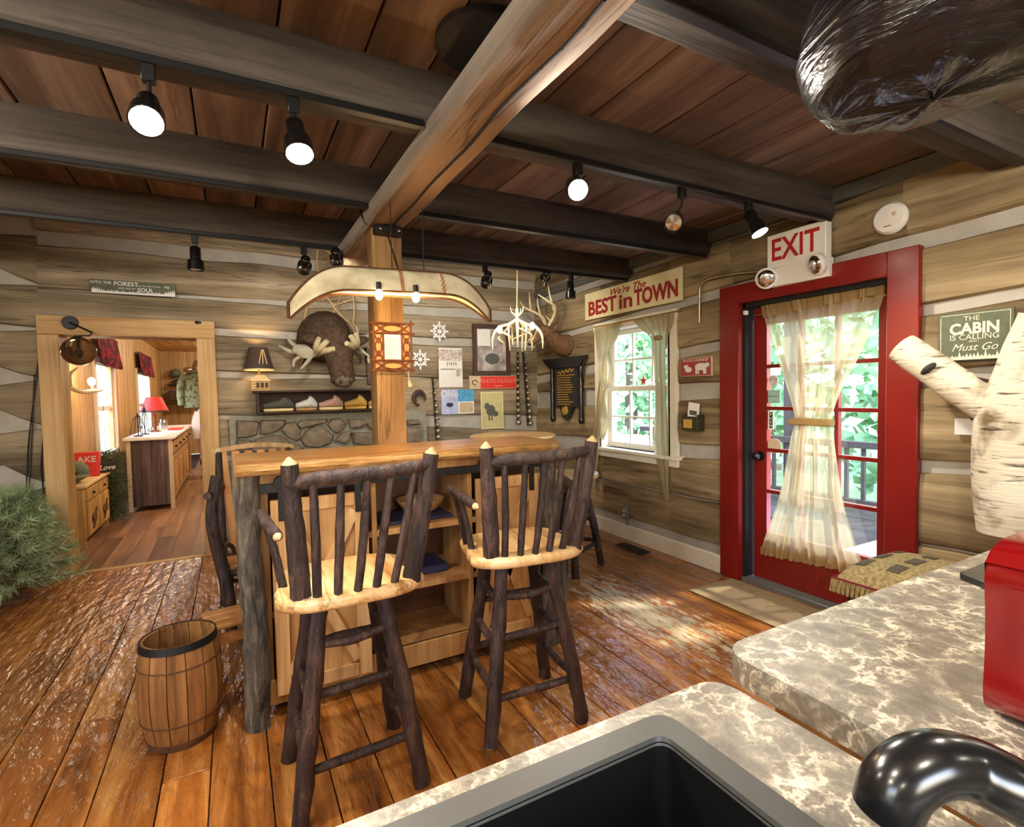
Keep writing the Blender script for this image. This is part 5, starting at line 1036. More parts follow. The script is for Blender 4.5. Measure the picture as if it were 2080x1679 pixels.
# best in town sign
a_, b_ = px(1188, 599, FR - .02), px(1384, 541, FR - .02); c_ = px(1385, 609, FR - .02); W2 = (a_.y - c_.y) / 2; H2 = (b_.z - c_.z) / 2
bt = wall_r('town_sign', "cream sign with red letters We're The Best in Town above the window", 'sign', (FR - .0, (a_.y + c_.y) / 2, (b_.z + c_.z) / 2))
MB().box(-W2, W2, -.022, 0, -H2, H2).build('board', 'cream_paint', bt, bevel=.003)
def btx(s_, x0, x1, zt_, zb_, bold, sh=0.0):
    a, b_ = (bt.location.y - px(x_, 600, FR - .024).y for x_ in (x0, x1))
    text(s_, (zt_ - zb_) * H2 / .72, bt, (0, -.023, (zt_ + zb_) / 2 * H2), 'red_letter', .001, bold=bold, shear=sh, fit=(a, b_))
btx('BEST', 1195, 1252, .26, -.78, .006); btx('in', 1257, 1284, .24, -.76, .005); btx('TOWN', 1288, 1377, .26, -.76, .007); btx("We're The", 1240, 1312, .82, .34, .001, .35)
# exit sign
q = px(1617, 500, FR - .05); ex = wall_r('exit_sign', 'white EXIT sign with two emergency lamps above the red door', 'sign', (FR, q.y, q.z))
e0, e1, e2 = px(1558, 491, FR - .06), px(1678, 463, FR - .06), px(1678, 540, FR - .06); w, h = (e0.y - e1.y) / 2, (e1.z - e2.z) / 2
MB().box(-w, w, -.062, 0, -h, h).build('housing', 'white_plastic', ex, bevel=.006); text('EXIT', h * 1.75, ex, (-.005, -.063, 0), 'exit_red', .001, bold=.003, sx=.80)
MB().box(-w * .9, w + .012, -.056, 0, -h - .115, -h + .005).build('battery_box', 'white_plastic', ex, bevel=.006)
for x_, z_, tl in ((-w - .005, -h - .045, .5), (w - .02, -h - .028, -.4)):
    mb = MB().tube([(0, .0, 0), (0, -.02, 0), (0, -.05, 0), (0, -.06, 0)], [.035, .062, .068, .058], 20); mb.xf(Matrix.Translation((x_, -.05, z_)) @ Matrix.Rotation(tl, 4, 'Z') @ Matrix.Rotation(.25, 4, 'X')); hd = mb.build('lamp_head', 'white_plastic', ex, smooth=50)
    mb = MB().tube([(0, -.055, 0), (0, -.068, 0), (0, -.072, 0)], [.058, .05, .025], 20); mb.xf(Matrix.Translation((x_, -.05, z_)) @ Matrix.Rotation(tl, 4, 'Z') @ Matrix.Rotation(.25, 4, 'X')); mb.build('lens', 'chrome', hd, smooth=50)
# conduits
c0 = [px(1558, 549, FR - .02), px(1490, 556, FR - .02), px(1440, 566, FR - .02), px(1424, 580, FR - .02), px(1421, 600, FR - .02), px(1421, 655, FR - .02)]
mb = MB(); bark(mb, c0, .011, 8, 0, 5); tag(mb.build('conduit_pipe', 'conduit_metal', smooth=60), 'bent metal conduit running left from the exit sign', 'pipe')
c0 = [px(1650, 470, FR - .02) + Vector((0, 0, .02)), px(1645, 450, FR - .02), px(1632, 430, FR - .02), px(1615, 415, FR - .03)]
mb = MB(); bark(mb, c0, .011, 8, 0, 5); tag(mb.build('conduit_pipe', 'conduit_metal', smooth=60), 'short metal conduit rising from the exit sign to the joist', 'pipe')
c0 = [px(1102, 590, FR - .02), px(1150, 575, FR - .02), px(1200, 561, FR - .02), px(1260, 545, FR - .02)]
mb = MB(); bark(mb, c0, .008, 8, 0, 4); tag(mb.build('conduit_pipe', 'conduit_metal', smooth=60), 'thin metal conduit along the wall left of the town sign', 'pipe')
# smoke alarm
q = px(1806, 443, FR - .02); sm_ = wall_r('smoke_alarm', 'round white smoke alarm on the log wall above the door', 'smoke alarm', (FR + .004, q.y, q.z))
mb = MB().lathe([(.0, 0), (.085, 0), (.085, .018), (.072, .034), (0, .038)], 32); mb.xf(Matrix.Rotation(PI / 2, 4, 'X')); mb.build('cover', 'white_plastic', sm_, smooth=40); MB().box(-.02, .015, -.04, -.036, -.045, -.041).build('slot', 'ink_grey', sm_); MB().blob((.03, -.036, .015), (.012, .004, .012), 8, 5).build('button', 'tan_board', sm_)
# red animal sign
q = px(1413, 745, FR - .02); rs = wall_r('animal_sign', 'small red wooden sign with white animals left of the door', 'sign', (FR, q.y, q.z)); w, h = .155, .073
MB().box(-w, w, -.022, 0, -h, h).build('board', 'tan_board', rs, bevel=.004); MB().box(-w + .007, w - .007, -.0235, -.02, -h + .007, h - .007).build('field', 'rust_red', rs)
mb = MB().blob((.055, -.025, -.0), (.058, .0015, .028), 14, 8); mb.blob((.115, -.025, .012), (.022, .0015, .018), 10, 6)
for x_ in (.01, .03, .085, .10): mb.box(x_ - .007, x_ + .007, -.0262, -.0238, -.055, -.01)
mb.build('large_animal', 'snow_white', rs); mb = MB().blob((-.07, -.025, -.018), (.036, .0015, .022), 12, 8); mb.blob((-.10, -.025, .005), (.016, .0015, .014), 10, 6); mb.box(-.085, -.075, -.0262, -.0238, .0, .022); mb.build('small_animal', 'snow_white', rs)
text("MA & PA'S SUGAR BUSH", .028, rs, (0, -.0245, h - .022), 'snow_white', .0005, sx=.85)
# brochure holder
q = px(1410, 858, FR - .03); bh = wall_r('brochure_holder', 'dark tin brochure box on the wall beside the door', 'holder', (FR, q.y, q.z))
mb = MB().box(-.075, .075, -.085, -.079, -.062, .05); mb.box(-.075, .075, -.079, 0, -.062, -.056); mb.box(-.075, -.069, -.079, 0, -.056, .065); mb.box(.069, .075, -.079, 0, -.056, .065); mb.box(-.069, .069, -.006, 0, -.056, .065); mb.build('box', 'green_tin', bh, bevel=.002)
MB().box(-.058, .03, -.0875, -.085, -.04, .028).build('label_panel', 'yellow_label', bh, bevel=.002)
bc = wall_r('brochure', 'white leaflet with a small picture standing in the tin box', 'brochure', (FR, q.y, q.z)); mb = MB().box(-.055, .05, -.05, -.042, -.05, .155); mb.xf(Matrix.Rotation(.12, 4, 'Y')); mb.build('leaflet', 'paper', bc); mb = MB().box(-.035, .035, -.0515, -.05, .06, .095); mb.xf(Matrix.Rotation(.12, 4, 'Y')); mb.build('picture', 'ink_grey', bc)
# cabin sign
a_, b_, c_ = px(1906, 641, FR - .02), px(2060, 629, FR - .02), px(1906, 737, FR - .02); w, h = (a_.y - b_.y) / 2, (a_.z - c_.z) / 2; cb = wall_r('cabin_sign', 'grey green sign reading The Cabin is Calling behind the birch branch', 'sign', (FR, (a_.y + b_.y) / 2, (a_.z + c_.z) / 2 + .004))
MB().box(-w, w, -.02, 0, -h, h).build('board', 'green_sign', cb, bevel=.004)
mb = MB()
for p, q_ in (((-w + .012, -h + .02), (-w + .012, h - .02)), ((-w + .012, h - .012), (w - .012, h - .012)), ((w - .012, -h + .02), (w - .012, h - .012))): mb.bar((p[0], -.0206, p[1]), (q_[0], -.0206, q_[1]), .0025, .0012, (0, 1, 0))
mb.build('border', 'sign_cream', cb)
text('THE', .034, cb, (-.01, -.021, h - .035), 'sign_cream', .0005); text('CABIN', .073, cb, (.0, -.021, h - .085), 'sign_cream', .0005, bold=.0025, sx=.9); text('IS CALLING', .038, cb, (.0, -.021, h - .125), 'sign_cream', .0005); text('AND I', .014, cb, (.0, -.021, h - .146), 'sign_cream', .0004); text('Must Go', .05, cb, (.0, -.021, h - .175), 'sign_cream', .0005, shear=.4)
pl = [(-w + .006, -h + .006), (w - .006, -h + .006)]; rn = random.Random(8); x_ = w - .006
while x_ > -w + .012: pl += [(x_, -h + .018), (x_ - .007, -h + .022 + rn.uniform(.0, .03)), (x_ - .014, -h + .018)]; x_ -= .0145
MB().prism(pl, -.0215, -.0195).build('tree_line', 'sign_cream', cb, smooth=0)
q = px(1955, 870, FR - .01); o = wall_r('paper_note', 'small pale card on the wall partly hidden by the birch log', 'card', (FR - .004, q.y - .02, q.z - .0)); MB().box(-.05, .05, -.012, 0, -.03, .05).build('card', 'paper', o)
# birch log with branch, fixed to the wall
bi = thing('birch_log', 'white birch log with a sawn side branch mounted on the right wall', 'birch log', (3.03, .955, 0))
mb = MB(); bark(mb, [(0, -.01, .735), (.0, .0, .95), (.0, -.01, 1.2), (.005, -.06, 1.42), (.005, -.13, 1.66)], [.145, .155, .162, .152, .14], 26, .06, 8); mb.build('trunk', 'birch_bark', bi, smooth=60)
mb = MB(); bark(mb, [(-.02, .06, 1.27), (-.04, .22, 1.40), (-.06, .43, 1.585)], [.085, .078, .074], 20, .06, 8); bo = mb.build('branch', 'birch_bark', bi, smooth=60)
mb = MB(); bark(mb, [(-.02, .10, 1.25), (-.015, .13, 1.335), (.0, .115, 1.41)], [.06, .055, .05], 12, .3, 4); mb.build('branch_collar', 'bark_dark', bi, smooth=60)
MB().blob((-.118, .29, 1.47), (.012, .04, .018), 8, 6, (-.7, 0, 0)).build('bark_scar', 'leather', bi)
mb = MB(); bark(mb, [(-.05, -.01, 1.59), (-.03, -.06, 1.64), (0, -.12, 1.66)], [.03, .04, .05], 10, .4, 4); mb.build('moss_tuft', 'bark_dark', bi, smooth=60)
# deer head in the corner
q = px(1150, 690, FR); dh = wall_r('deer_head', 'deer head mount with tall antlers on the wall beside the corner', 'deer head', (FR, q.y, q.z))
mb = MB(); bark(mb, [(0, .0, -.06), (0, -.10, -.04), (0, -.2, .04), (0, -.27, .075), (0, -.36, .02), (0, -.43, -.04), (0, -.455, -.06)], [.12, .105, .08, .075, .055, .038, .016], 14, .08, 5); mb.build('head', 'deer_fur', dh, smooth=70)
for sg in (-1, 1):
    MB().blob((sg * .10, -.21, .10), (.06, .018, .03), 10, 6, (0, -sg * .4, 0)).build('ear', 'deer_fur', dh); MB().blob((sg * .058, -.31, .07), .012, 8, 6).build('eye', 'gloss_black', dh)
    mb = MB(); bark(mb, [(sg * .03, -.24, .14), (sg * .11, -.22, .24), (sg * .2, -.27, .31), (sg * .23, -.38, .36), (sg * .19, -.46, .42)], [.017, .016, .015, .012, .004], 8, .05, 5); bark(mb, [(sg * .14, -.235, .27), (sg * .13, -.27, .38), (sg * .12, -.28, .46)], [.012, .01, .004], 7, .05); bark(mb, [(sg * .215, -.31, .33), (sg * .2, -.33, .43), (sg * .19, -.34, .52)], [.012, .01, .004], 7, .05); bark(mb, [(sg * .06, -.235, .18), (sg * .05, -.29, .24)], [.011, .004], 7, .05); mb.build('antler', 'antler_cream', dh, smooth=70)
MB().blob((0, -.462, -.055), (.022, .014, .018), 8, 6).build('nose', 'leather', dh)
# black sled with gold lettering
q = px(1150, 790, FR - .03); sd = wall_r('black_sled', 'black decorative sled board with gold lettering in the corner', 'sled', (FR, q.y, q.z))
zt, zb, w = .34, -.36, .27
MB().prism([(-w - .17, zt), (w + .13, zt), (w + .02, zt - .11), (-w - .03, zt - .11)], -.06, -.02).build('top_board', 'gloss_black', sd, bevel=.004); MB().box(-w + .05, w - .06, -.035, -.015, zb + .17, zt - .11).build('panel', 'porch_dark', sd)
for x_ in (-w, w): MB().tube([(x_, -.03, zt - .1), (x_, -.03, .1), (x_, -.03, .08), (x_, -.03, .02), (x_, -.03, -.02), (x_, -.03, -.3), (x_, -.03, -.32), (x_, -.03, zb)], [.028, .026, .036, .022, .03, .026, .034, .022], 10).build('runner', 'gloss_black', sd)
for z in (.22, -.02): MB().tube([(-w, -.02, z), (w, -.02, z)], .012, 8).build('crossbar', 'gloss_black', sd)
MB().prism([(-.15, zb + .19), (.16, zb + .19), (.06, zb + .05), (0, zb + .02), (-.06, zb + .05)], -.036, -.018).build('tip_board', 'gloss_black', sd, bevel=.004)
mb = MB()
mb.tube(arc(lambda t_: (-.15 + .3 * t_, -.036, zt - .165 + .03 * t_ + .016 * math.sin(t_ * 26)), 30), .008, 5)
for i in range(13): l_ = random.uniform(.10, .17); mb.box(-.17, -.17 + 2 * l_, -.0365, -.035, .145 - i * .026, .154 - i * .026)
mb.build('gold_lines', 'gold', sd); mb = MB().blob((-.02, -.037, zb + .13), (.07, .004, .045), 12, 8, wob=.5); mb.build('gold_emblem', 'gold', sd)
# ================================================================ CURTAINS
Xc = XR + .055
def cp_(x_, y_): return px(x_, y_, Xc)
dc = thing('door_curtain', 'cream sheer curtain tied in an hourglass on the red door', 'curtain')
Ls = [cp_(1548, 622), cp_(1556, 660), cp_(1580, 735), cp_(1606, 820), cp_(1612, 856), cp_(1604, 890), cp_(1596, 940), cp_(1582, 1010), cp_(1560, 1075), cp_(1548, 1112)]
Rs = [cp_(1795, 578), cp_(1790, 610), cp_(1755, 700), cp_(1705, 800), cp_(1690, 850), cp_(1694, 890), cp_(1702, 950), cp_(1715, 1030), cp_(1735, 1100), cp_(1752, 1152)]
def interp(Q, v_):
    f_ = v_ * (len(Q) - 1); i = min(int(f_), len(Q) - 2); t_ = f_ - i; a, b_, c_, d_ = Q[max(i - 1, 0)], Q[i], Q[i + 1], Q[min(i + 2, len(Q) - 1)]
    return .5 * ((2 * b_) + (c_ - a) * t_ + (2 * a - 5 * b_ + 4 * c_ - d_) * t_ ** 2 + (3 * b_ - a - 3 * c_ + d_) * t_ ** 3)
def drape(u_, v_, Lq, Rq, amp=.016, fr_=11, ph=0):
    a, b_ = interp(Lq, v_), interp(Rq, v_); wd_ = (a - b_).length; p = a.lerp(b_, u_ + .012 * math.sin(u_ * 40)); k = amp * (.6 + .5 * math.sin(u_ * 23 + v_ * 3)); return Vector((p.x + k * math.sin(2 * PI * fr_ * u_ + ph + .8 * math.sin(v_ * 4 + u_ * 9)), p.y, p.z))
mb = MB(); mb.grid(130, 40, lambda u_, v_: drape(u_, v_, Ls, Rs)); mb.build('panel', 'sheer_cream', dc, smooth=80)
mb = MB(); mb.grid(80, 2, lambda u_, v_: drape(u_, .0 + v_ * .075, Ls, Rs, .012, 15) + Vector((-.012, 0, .004 - .01 * v_))); mb.build('header', 'sheer_tan', dc, smooth=80)
def ruf(u_, v_): p = drape(u_, 1, Ls, Rs); return Vector((p.x - .012 + .018 * v_ * math.sin(u_ * 90), p.y, p.z - .055 * v_ + .01))
mb = MB(); mb.grid(160, 2, ruf); mb.build('ruffle', 'sheer_tan', dc, smooth=80)
t0, t1 = cp_(1608, 855), cp_(1692, 853); mb = MB(); mb.box(Xc - .045, Xc + .03, t1.y, t0.y, t0.z - .022, t0.z + .022); mb.build('tie_band', 'sheer_tan', dc, bevel=.008)
# window curtains
Xw = XR - .04
def cw(x_, y_): return px(x_, y_, Xw)
wc1 = thing('window_curtain', 'narrow linen swag curtain on the left side of the window', 'curtain'); wc2 = thing('window_curtain', 'gathered linen curtain with long tail on the right side of the window', 'curtain')
Ls = [cw(1207, 668), cw(1210, 700), cw(1216, 760), cw(1212, 800), cw(1208, 860), cw(1204, 890)]; Rs = [cw(1262, 655), cw(1252, 690), cw(1236, 715), cw(1234, 770), cw(1228, 830), cw(1218, 892)]
mb = MB(); mb.grid(40, 24, lambda u_, v_: drape(u_, v_, Ls, Rs, .014, 5)); mb.build('panel', 'curtain_linen', wc1, smooth=80)
Ls2 = [cw(1262, 656), cw(1258, 680), cw(1242, 706), cw(1222, 712)]; Rs2 = [cw(1264, 655), cw(1264, 690), cw(1248, 716), cw(1224, 720)]
Lt = [cw(1236, 712), cw(1238, 760), cw(1226, 800), cw(1228, 850), cw(1222, 885)]; Rt = [cw(1244, 712), cw(1250, 770), cw(1234, 810), cw(1240, 860), cw(1228, 895)]
mb = MB(); mb.grid(16, 20, lambda u_, v_: drape(u_, v_, Lt, Rt, .012, 3) - Vector((.02, 0, 0))); mb.build('ruffle', 'curtain_linen', wc1, smooth=80)
Lb = [cw(1206, 895), cw(1212, 930), cw(1206, 960), cw(1210, 990)]; Rb_ = [cw(1219, 892), cw(1220, 930), cw(1216, 960), cw(1214, 992)]
mb = MB(); mb.grid(12, 12, lambda u_, v_: drape(u_, v_, Lb, Rb_, .008, 2) - Vector((.03, 0, 0))); mb.build('tail', 'curtain_linen', wc1, smooth=80)
Ls = [cw(1285, 650), cw(1300, 668), cw(1322, 690), cw(1326, 740), cw(1330, 820), cw(1326, 900), cw(1340, 960), cw(1350, 1012)]; Rs = [cw(1368, 634), cw(1366, 655), cw(1356, 685), cw(1352, 740), cw(1354, 820), cw(1358, 900), cw(1358, 960), cw(1358, 1018)]
mb = MB(); mb.grid(50, 36, lambda u_, v_: drape(u_, v_, Ls, Rs, .016, 6)); mb.build('panel', 'curtain_linen', wc2, smooth=80)
q = cw(1338, 686); MB().blob((q.x - .01, q.y, q.z), (.03, .05, .022), 10, 7).build('gather', 'curtain_linen', wc2)
a_, b_ = cw(1208, 664), cw(1372, 632); tag(MB().tube([a_ + Vector((.015, .03, .0)), b_ + Vector((.015, -.03, 0))], .008, 8).build('curtain_rod', 'brass'), 'thin brass curtain rod across the top of the window', 'curtain rod')
q = px(1307, 773, XR + .05); lf = wall_r('maple_leaf', 'orange maple leaf ornament hanging before the window pane', 'ornament', q); pts = []
for i in range(10): a = PI / 2 + i * PI / 5; r_ = .048 if i % 2 == 0 else .02; pts.append((r_ * math.cos(a), r_ * math.sin(a)))
MB().prism(pts, -.003, .003).build('leaf', 'orange_leaf', lf); MB().tube([(0, 0, .045), (0, 0, .30)], .0012, 4).build('thread', 'cord_black', lf)
# stickers on the door glass
for nm, lb, x_, y_, kind in (('push_sticker', 'small black PUSH sticker on the door glass', 1566, 853, 0), ('round_sticker', 'round tan paper disc on the door glass near the knob', 1573, 905, 1), ('notice_sticker', 'pale square notice on the upper left door pane', 1571, 805, 2), ('red_round_sticker', 'small round reddish sticker on the upper left door pane', 1571, 772, 3)):
    q = px(x_, y_, XD + .016); s_ = wall_r(nm, lb, 'sticker', q)
    if kind == 0: MB().box(-.022, .022, -.0015, 0, -.065, .065).build('sheet', 'paper', s_); MB().box(-.012, .012, -.0022, -.0015, -.055, .055).build('panel', 'gloss_black', s_); [text(ch_, .026, s_, (0, -.0028, .038 - i * .026), 'snow_white', .0003, bold=.0004) for i, ch_ in enumerate('PUSH')]
    elif kind == 2: MB().box(-.05, .05, -.0015, 0, -.045, .045).build('sheet', 'teal', s_); MB().box(-.04, .04, -.0022, -.0015, .0, .004).build('print', 'ink_grey', s_)
    else: MB().tube([(0, 0, 0), (0, -.002, 0)], .052 if kind == 1 else .035, 24).build('disc', 'tan_board' if kind == 1 else 'poster_pink', s_)
# ================================================================ ROOM BEYOND THE DOORWAY
LX, FY = -1.5, 15.2
o = struct(MB().box(LX, 2.0, YB + .02, FY, -.03, -.012).build('floor', 'dark_gap', smooth=0)); o['label'] = 'brown plank floor of the room beyond the doorway'; rn = random.Random(4)
for i in range(18):
    x_ = LX + i * .16; y = YB + .035 - rn.uniform(0, 1)
    while y < 12:
        y1 = y + rn.uniform(1.2, 2.4); a = max(y, YB + .035)
        if y1 > a: MB().box(x_ + .001, x_ + .159, a + .001, y1 - .001, -.012, .0).build('plank', 'back_floor', o, smooth=0)
        y = y1
w1, w2, wz0, wz1 = (8.15, 9.25), (11.4, 12.8), .70, 1.86
bw_ = struct(MB().box(LX - .16, LX - .06, YB + .1, FY, 0, .01).build('wall_left', 'pine', smooth=0)); bw_['label'] = 'vertical pine board wall with windows in the far room'
y = YB + .16
while y < FY:
    wdt = .16; m_ = y + wdt / 2
    segs = [(0, 2.6)] if not (w1[0] < m_ < w1[1] or w2[0] < m_ < w2[1]) else [(0, wz0), (wz1, 2.6)]
    for z0, z1 in segs: MB().box(LX - .06, LX + rn.uniform(0, .004), y + .002, y + wdt - .002, z0, z1).build('plank', 'pine', bw_, smooth=0)
    y += wdt
for k, (a, b_) in enumerate((w1, w2)):
    o = struct(thing('window_%d' % (k + 2), ['nearer window in the far room with red plaid valance', 'farther window in the far room with red plaid valance'][k], 'window'))
    for y0, y1, z0, z1 in ((a - .09, a, wz0 - .09, wz1 + .09), (b_, b_ + .09, wz0 - .09, wz1 + .09), (a, b_, wz1, wz1 + .09), (a - .12, b_ + .12, wz0 - .05, wz0)): MB().box(LX - .04, LX + .03, y0, y1, z0, z1).build('casing', 'white_paint', o)
    MB().box(LX - .05, LX - .02, a, b_, (wz0 + wz1) / 2 - .03, (wz0 + wz1) / 2 + .03).build('meeting_rail', 'white_paint', o); MB().box(LX - .05, LX - .02, (a + b_) / 2 - .02, (a + b_) / 2 + .02, wz0, wz1).build('muntin', 'white_paint', o); MB().box(LX - .04, LX - .035, a, b_, wz0, wz1).build('pane', 'pane_glass', o)
    vl = tag(None or thing('plaid_valance', ['red plaid valance over the nearer far room window', 'red plaid valance over the farther far room window'][k], 'valance', (0, 0, 0), 0, 'red plaid valances'), None, None)
    mb = MB(); mb.grid(60, 6, lambda u_, v_: (LX + .07 + .03 * math.sin(u_ * 55) * v_ + .03 * v_, a - .12 + (b_ - a + .24) * u_, 2.24 - .40 * v_ + .015 * math.sin(u_ * 30) * v_)); mb.build('cloth', 'plaid_red', vl, smooth=80); MB().tube([(LX + .06, a - .15, 2.22), (LX + .06, b_ + .15, 2.22)], .012, 6).build('rod', 'dark_walnut', vl)
o = struct(MB().box(LX - .1, 2.0, FY, FY + .1, 0, 2.6).build('wall_far', 'pine')); o['label'] = 'pine wall at the far end of the far room'
for i in range(14): MB().box(LX + i * .18 + .003, LX + i * .18 + .177, FY - .02, FY, 0, 2.55).build('plank', 'pine', o, smooth=0)
o = struct(MB().box(1.9, 2.0, YB + .16, FY, 0, 2.6).build('wall_inner', 'pine', smooth=0)); o['label'] = 'pine wall on the unseen right of the far room'
o = struct(MB().box(LX - .2, 2.0, YB + .16, FY + .1, 2.56, 2.62).build('ceiling', 'pine_y', smooth=0)); o['label'] = 'pine board ceiling of the far room'
for i in range(16): MB().box(LX + i * .2 + .004, LX + i * .2 + .196, YB + .17, FY, 2.54, 2.56).build('plank', 'pine_y', o, smooth=0)
# low carved cabinet
c1 = thing('carved_cabinet', 'low carved pine cabinet just inside the doorway on the left', 'cabinet', (0, 0, 0)); y0, y1 = 6.12, 7.15
MB().box(LX + .03, -1.25, y0, y1, .09, .58).build('body', 'carved_pine', c1, bevel=.006); MB().box(LX + .02, -1.22, y0 - .03, y1 + .03, .58, .615).build('top', 'cream_wood', c1, bevel=.006)
for yy in (y0 + .03, y1 - .03):
    for xx in (LX + .06, -1.28): MB().box(xx - .025, xx + .025, yy - .025, yy + .025, 0, .09).build('foot', 'carved_pine', c1)
for k in range(2):
    ya = y0 + .05 + k * .49; dr = MB().box(-1.252, -1.232, ya, ya + .44, .44, .555).build('drawer', 'carved_pine', c1, bevel=.004); MB().blob((-1.222, ya + .22, .50), .014, 8, 6).build('knob', 'bark_dark', dr)
    do = MB().box(-1.252, -1.232, ya, ya + .44, .11, .42).build('door', 'carved_pine', c1, bevel=.004); mb = MB().blob((-1.228, ya + .22, .25), (.012, .10, .05), 12, 6, wob=.6); mb.bar((-1.226, ya + .15, .16), (-1.226, ya + .3, .34), .02, .012); mb.build('carving', 'bark_trim', do)
rb_ = thing('red_chair', 'red painted metal sign board with pale letters leaning on the low cabinet', 'sign', (-1.36, 6.72, .616), 0); mb = MB().box(-.15, .13, -.012, .012, 0, .26); mb.xf(Matrix.Rotation(-.35, 4, 'X')); mb.build('panel', 'red_board', rb_, bevel=.01)
text('LAKE', .085, rb_, (0, .035, .17), 'sign_cream', .001, bold=.002)
rb_.name = 'red_sign_board'
ht = thing('green_cap', 'grey green cap on top of the low carved cabinet', 'cap', (-1.36, 6.35, .632)); MB().blob((0, 0, .085), (.12, .12, .10), 16, 10).build('crown', 'green_hat', ht); MB().blob((.05, -.11, .05), (.10, .09, .012), 12, 6, (.08, 0, 0)).build('brim', 'green_hat', ht); MB().box(-.05, .05, -.125, -.10, .06, .09).build('patch', 'burgundy', ht)
lv = thing('word_sign', 'dark word sign with cream script at the end of the low cabinet', 'sign', (-1.28, 6.93, .616), .5); MB().box(-.15, .15, -.012, .012, 0, .11).build('board', 'leather', lv); text('Live Love', .075, lv, (0, -.014, .055), 'sign_cream', .001, bold=.001, shear=.3)
# garland bush
gb = thing('pine_garland', 'dark green pine garland standing between the far room cabinets', 'garland', (-1.27, 7.48, 0)); mb = MB(); rn = random.Random(9)
for i in range(2600):
    a = rn.uniform(0, 2 * PI); z = rn.uniform(.02, .80); r_ = .17 * (1 - .5 * abs(z - .35)) * rn.uniform(.2, 1); c_ = Vector((r_ * math.cos(a) * .8, r_ * math.sin(a) * 1.1, z)); q = Vector((rn.gauss(0, 1) + math.cos(a), rn.gauss(0, 1) + math.sin(a), rn.gauss(0, .8))).normalized(); wv = q.orthogonal().normalized() * .004; mb._a([c_ - wv, c_ + wv, c_ + q * .085], [(0, 1, 2)])
mb.build('needles', 'fir_dark', gb, smooth=0)['kind'] = 'stuff'; MB().tube([(0, 0, 0), (0, 0, .7)], .015, 6).build('stem', 'bark_trim', gb)
# big counter cabinet
c2 = thing('counter_cabinet', 'big barn wood cabinet with a pale top in the far room', 'cabinet', (0, 0, 0)); bx0, bx1, by0, by1 = -1.17, -.69, 7.85, 11.0
MB().box(bx0 + .02, bx1 - .02, by0 + .02, by1, .08, .88).build('body', 'grey_barn', c2)
for i in range(4): MB().box(bx0 + .05 + i * .1, bx0 + .147 + i * .1, by0, by0 + .02, .06, .88).build('board', 'grey_barn', c2)
for xx in (bx0, bx1 - .045): MB().box(xx, xx + .045, by0 - .004, by0 + .03, 0, .88).build('corner_post', 'tan_board', c2)
MB().box(bx0 - .03, bx1 + .03, by0 - .03, by1 + .03, .88, .92).build('top', 'white_plastic', c2, bevel=.008)
for k in range(5):
    ya = by0 + .06 + k * .62; dr = MB().box(bx1 - .022, bx1 + .0, ya, ya + .56, .68, .85).build('drawer', 'slip_brown', c2, bevel=.004); MB().blob((bx1 + .012, ya + .28, .765), .016, 8, 6).build('knob', 'black_iron', dr); do = MB().box(bx1 - .022, bx1, ya, ya + .56, .12, .65).build('door', 'slip_brown', c2, bevel=.004); MB().box(bx1 - .002, bx1 + .008, ya + .08, ya + .48, .2, .57).build('raised_panel', 'bar_door', do, bevel=.006)
# things on it
rl_ = thing('plaid_lamp', 'lamp with a red plaid shade on the far room cabinet', 'lamp', (-.99, 9.0, .9205)); MB().lathe([(.0, 0), (.07, 0), (.065, .02), (.02, .035), (.018, .30), (0, .30)], 16).build('base', 'bark_trim', rl_); MB().lathe([(.175, .30), (.095, .50), (.092, .50), (.172, .30)], 24).build('shade', 'red_board', rl_); MB().lathe([(.178, .285), (.178, .31), (.17, .31), (.17, .285), (.178, .285)], 24).build('shade_trim', 'frame_brown', rl_)
MB().blob((0, 0, .36), .03, 10, 8).build('bulb', 'bulb_warm2', rl_); lamp('plaid_lamp_light', 'POINT', (-.99, 9.0, 1.22), 4, (1, .8, .6), .03)
for k, (x_, y_, lb) in enumerate(((-1.08, 8.15, 'dark blue jewellery stand at the front of the far cabinet'), (-1.05, 8.5, 'dark wire stand left of the plaid lamp'))):
    s_ = thing('wire_stand', lb, 'stand', (x_, y_, .9205)); MB().lathe([(0, 0), (.05, 0), (.05, .012), (0, .015)], 12).build('foot', 'navy', s_); MB().tube([(0, 0, .01), (0, 0, .30 + .1 * k)], .006, 6).build('stem', 'black_iron', s_)
    for i in range(6): a = i * 1.05; MB().tube([(0, 0, .28 + .1 * k), (.05 * math.cos(a), .05 * math.sin(a), .22), (.08 * math.cos(a), .08 * math.sin(a), .03)], .004, 5).build('hanging_strand', 'navy', s_)
gj = thing('glass_jar', 'clear glass jar beside the plaid lamp', 'jar', (-.86, 8.7, .9205)); MB().lathe([(0, 0), (.05, 0), (.055, .02), (.055, .15), (.04, .17), (.04, .19), (.036, .19)], 16).build('jar', 'clear_glass', gj)
rp_ = tag(MB().prism(rnd([(-.89, 9.25), (-.70, 9.25), (-.70, 9.9), (-.89, 9.9)], [.02] * 4), .9205, .93, 'z').build('red_placemat', 'red_board'), 'flat red placemat on the far cabinet under the lamp', 'placemat')
